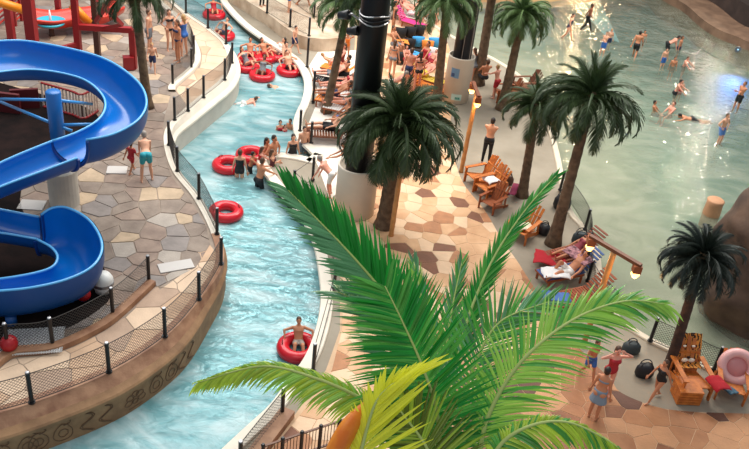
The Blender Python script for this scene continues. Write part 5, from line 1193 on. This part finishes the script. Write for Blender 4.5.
towel(402, 42, ZR+.5, 10, .6, .5, slings['orange'], 'orange towel between the farthest and middle black chairs', .1, 11); towel(413, 53, ZR+.5, 60, .5, .6, slings['blue'], 'sky blue towel among the black chairs', .1, 12)
for i, (x, y, ps_, sx, cl, c, hd, sk_, hr_, zo, lb_) in enumerate((
  (395, 18, 'sit', 'man', 'trunks', NV, 40, 'pink', 'dark', .4, 'man in navy trunks sitting at the top beside the big black column'),
  (402, 14, 'recline', 'woman', 'swimsuit', RD, 70, 'pink', 'brown', .4, 'woman in red lying at the top of the crowd'),
  (409, 22, 'recline', 'man', 'trunks', WH, 60, 'pink', 'grey', .4, 'grey-haired man lying above the black chairs'),
  (417, 24, 'sit', 'woman', 'bikini', BK, 20, 'fair', 'blond', .4, 'blond woman sitting above the right end of the black chairs'),
  (392, 36, 'stand', 'woman', 'swimsuit', (90, 60, 50), 80, 'tan', 'dark', 0, 'woman standing left of the black chairs against the column'),
  (393, 54, 'sit', 'man', 'trunks', GY, 60, 'tan', 'brown', .4, 'man sitting left of the nearest black chairs'),
  (405, 68, 'sit', 'boy', 'trunks', RD, 20, 'pink', 'brown', .35, 'child in red trunks in front of the nearest black chairs'),
  (423, 70, 'sit', 'woman', 'swimsuit', RD, -40, 'tan', 'dark', .4, 'woman in red sitting below the pink chair'),
  (430, 70, 'recline', 'boy', 'trunks', RD, -30, 'pink', 'brown', .35, 'child lying beside the palm trunk near the pink chair'),
  (432, 22, 'sit', 'woman', 'swimsuit', RD, 10, 'pink', 'dark', .4, 'woman in red sitting alone left of the palm trunk'),
  (424, 83, 'recline', 'man', 'trunks', (226, 196, 70), -60, 'pink', 'brown', .35, 'person in yellow on the wooden lounger left of the palm trunk'),
  (330, 66, 'recline', 'boy', 'trunks', (226, 196, 70), 110, 'fair', 'blond', .1, 'person in yellow lying on the pale deck under the left palm'),
  (334, 84, 'recline', 'man', 'trunks', GY, -80, 'pink', 'dark', .38, 'sunbather with a grey towel left of the left palm trunk'),
  (340, 72, 'sit', 'woman', 'swimsuit', (120, 40, 40), -60, 'pink', 'brown', .38, 'woman sitting between the two left palm trunks, farther one'),
  (344, 84, 'sit', 'man', 'trunks', BK, -70, 'tan', 'dark', .38, 'dark-haired man between the two left palm trunks'),
  (341, 96, 'recline', 'woman', 'bikini', RD, -80, 'pink', 'brown', .38, 'woman reclining between the two left palm trunks'),
  (336, 104, 'recline', 'man', 'trunks', NV, -85, 'tan', 'brown', .38, 'man reclining at the foot of the left palm'),
  (344, 112, 'recline', 'woman', 'bikini', GY, -75, 'pink', 'blond', .38, 'blond woman reclining right of the left palm foot'),
  (344, 130, 'sit', 'man', 'trunks', BL, -80, 'tan', 'brown', .38, 'man sitting behind the head of the river lounger'),
  (346, 60, 'armsup', 'girl', 'swimsuit', OR, 10, 'tan', 'dark', 0, 'girl in bright orange under the left palm crown'),
  (262, 6, 'stand', 'man', 'leggings', BK, 60, 'tan', 'dark', 0, 'person in long black trousers on the raised walk, cut off by the top edge'),
  (289, 12, 'stand', 'man', 'trunks', BL, 90, 'fair', 'brown', 0, 'person in blue trunks behind the fence on the raised walk'),
  (303, 6, 'walk', 'woman', 'swimsuit', (140, 90, 70), 90, 'tan', 'brown', 0, 'woman walking along the raised walk at the top edge'))):
    z = .95 if 255 < x < 310 and y < 20 else ZR
    person(ps_, sx, cl, [c], x, y, z, hd, 1.25 if sx in ('boy', 'girl') else 1.68, sk_, hr_, lb_, G4, zoff=zo)
for x, y, rz, c, w_ in ((425, 92, 60, 'orange', 'orange wooden lounger left of the palm trunk below the crowd'), (425, 84, 65, 'yellow', 'yellow-covered lounger just behind the orange one by the palm trunk'), (334, 88, 80, 'black', 'lounger with dark sling left of the left palm trunk'), (341, 100, 80, 'white', 'white lounger between the left palm trunks'),
   (337, 108, 80, 'orange', 'orange lounger at the foot of the left palm'), (345, 116, 80, 'white', 'white lounger right of the left palm foot'), (341, 76, 75, 'orange', 'lounger behind the left palm trunk, farther one'), (402, 20, 70, 'white', 'white lounger at the top of the crowd'), (409, 27, 60, 'pink', 'pink lounger above the black chairs'), (344, 90, 80, 'black', 'dark lounger between the trunks left of the black column')):
    lounger(x, y, rz+180 if x < 360 else rz, w_, slings[c], wood_d, s=.9)
# tray and towels left of the grey lounger
towel(326, 92, ZR+.4, 30, .5, .5, C('towel_grey', (86, 92, 104)), 'grey towel bundle on the pale deck left of the left palm', .2, 15)
towel(329, 68, ZR+.1, 10, .6, .5, C('towel_yellow', (232, 206, 90)), 'yellow towel on the pale deck under the left palm', .1, 16)
# lanterns on poles
bamboo = C('bamboo', (196, 140, 84), rough=.5, var=.15, scale=5); lampglow = mat('lamp_glow', (1, .6, .2), emit=(1.0, .50, .14), estr=5)
def lantern_pole(px, py, tx, ty, arm_px, lab, lampn=2, hooks=()):
    b = P(px, py, ZR); z = zat(b, ty); top = P(tx, ty, z); t = empty('lantern_pole', b, 0, lab, 'lamp', 'bamboo lantern poles'); ax = top-b
    mb = MB(); N = 30; mb.tube([ax*i/N for i in range(N+1)], [.075*(1+(.12 if i % 5 == 0 else 0)) for i in range(N+1)], 12); mb.build('pole', bamboo, t, True)
    if arm_px:
        a, c = [P(x, y, z+.05)-b for x, y in arm_px]; MB().bar(a, c, .11, .09).build('crossbar', wood_t, t)
        ends = [a, c][:lampn]
        for e in (a, c):
            e2 = e.lerp((a+c)/2, .10)
            MB().box(e2+Vector((0, 0, -.12)), (.2, .2, .2)).build('lantern_hood', wood_d, t); gl = MB().lathe([(.09, 0), (.11, -.07), (.06, -.16), (.001, -.17)], 14, e2+Vector((0, 0, -.22))).build('lantern_glass', lampglow, t, True)
            l = bpy.data.lights.new('lantern_light', 'POINT'); l.energy = 22; l.color = (1, .55, .2); l.shadow_soft_size = .1; lo = bpy.data.objects.new('lantern_light', l); COL.objects.link(lo); lo.parent = t; lo.location = e2+Vector((0, 0, -.5))
    return t
lantern_pole(583, 346, 614, 252, ((590, 236), (641, 266)), 'bamboo pole with dark crossbar and two glowing lanterns by the sunloungers')
lantern_pole(461, 172, 477, 92, ((473, 82), (479, 97)), 'bamboo pole with lit lantern standing left of the man in black trousers')
lantern_pole(391, 236, 405, 140, None, 'bare bamboo pole beside the trunk of the central palm')
build_people()
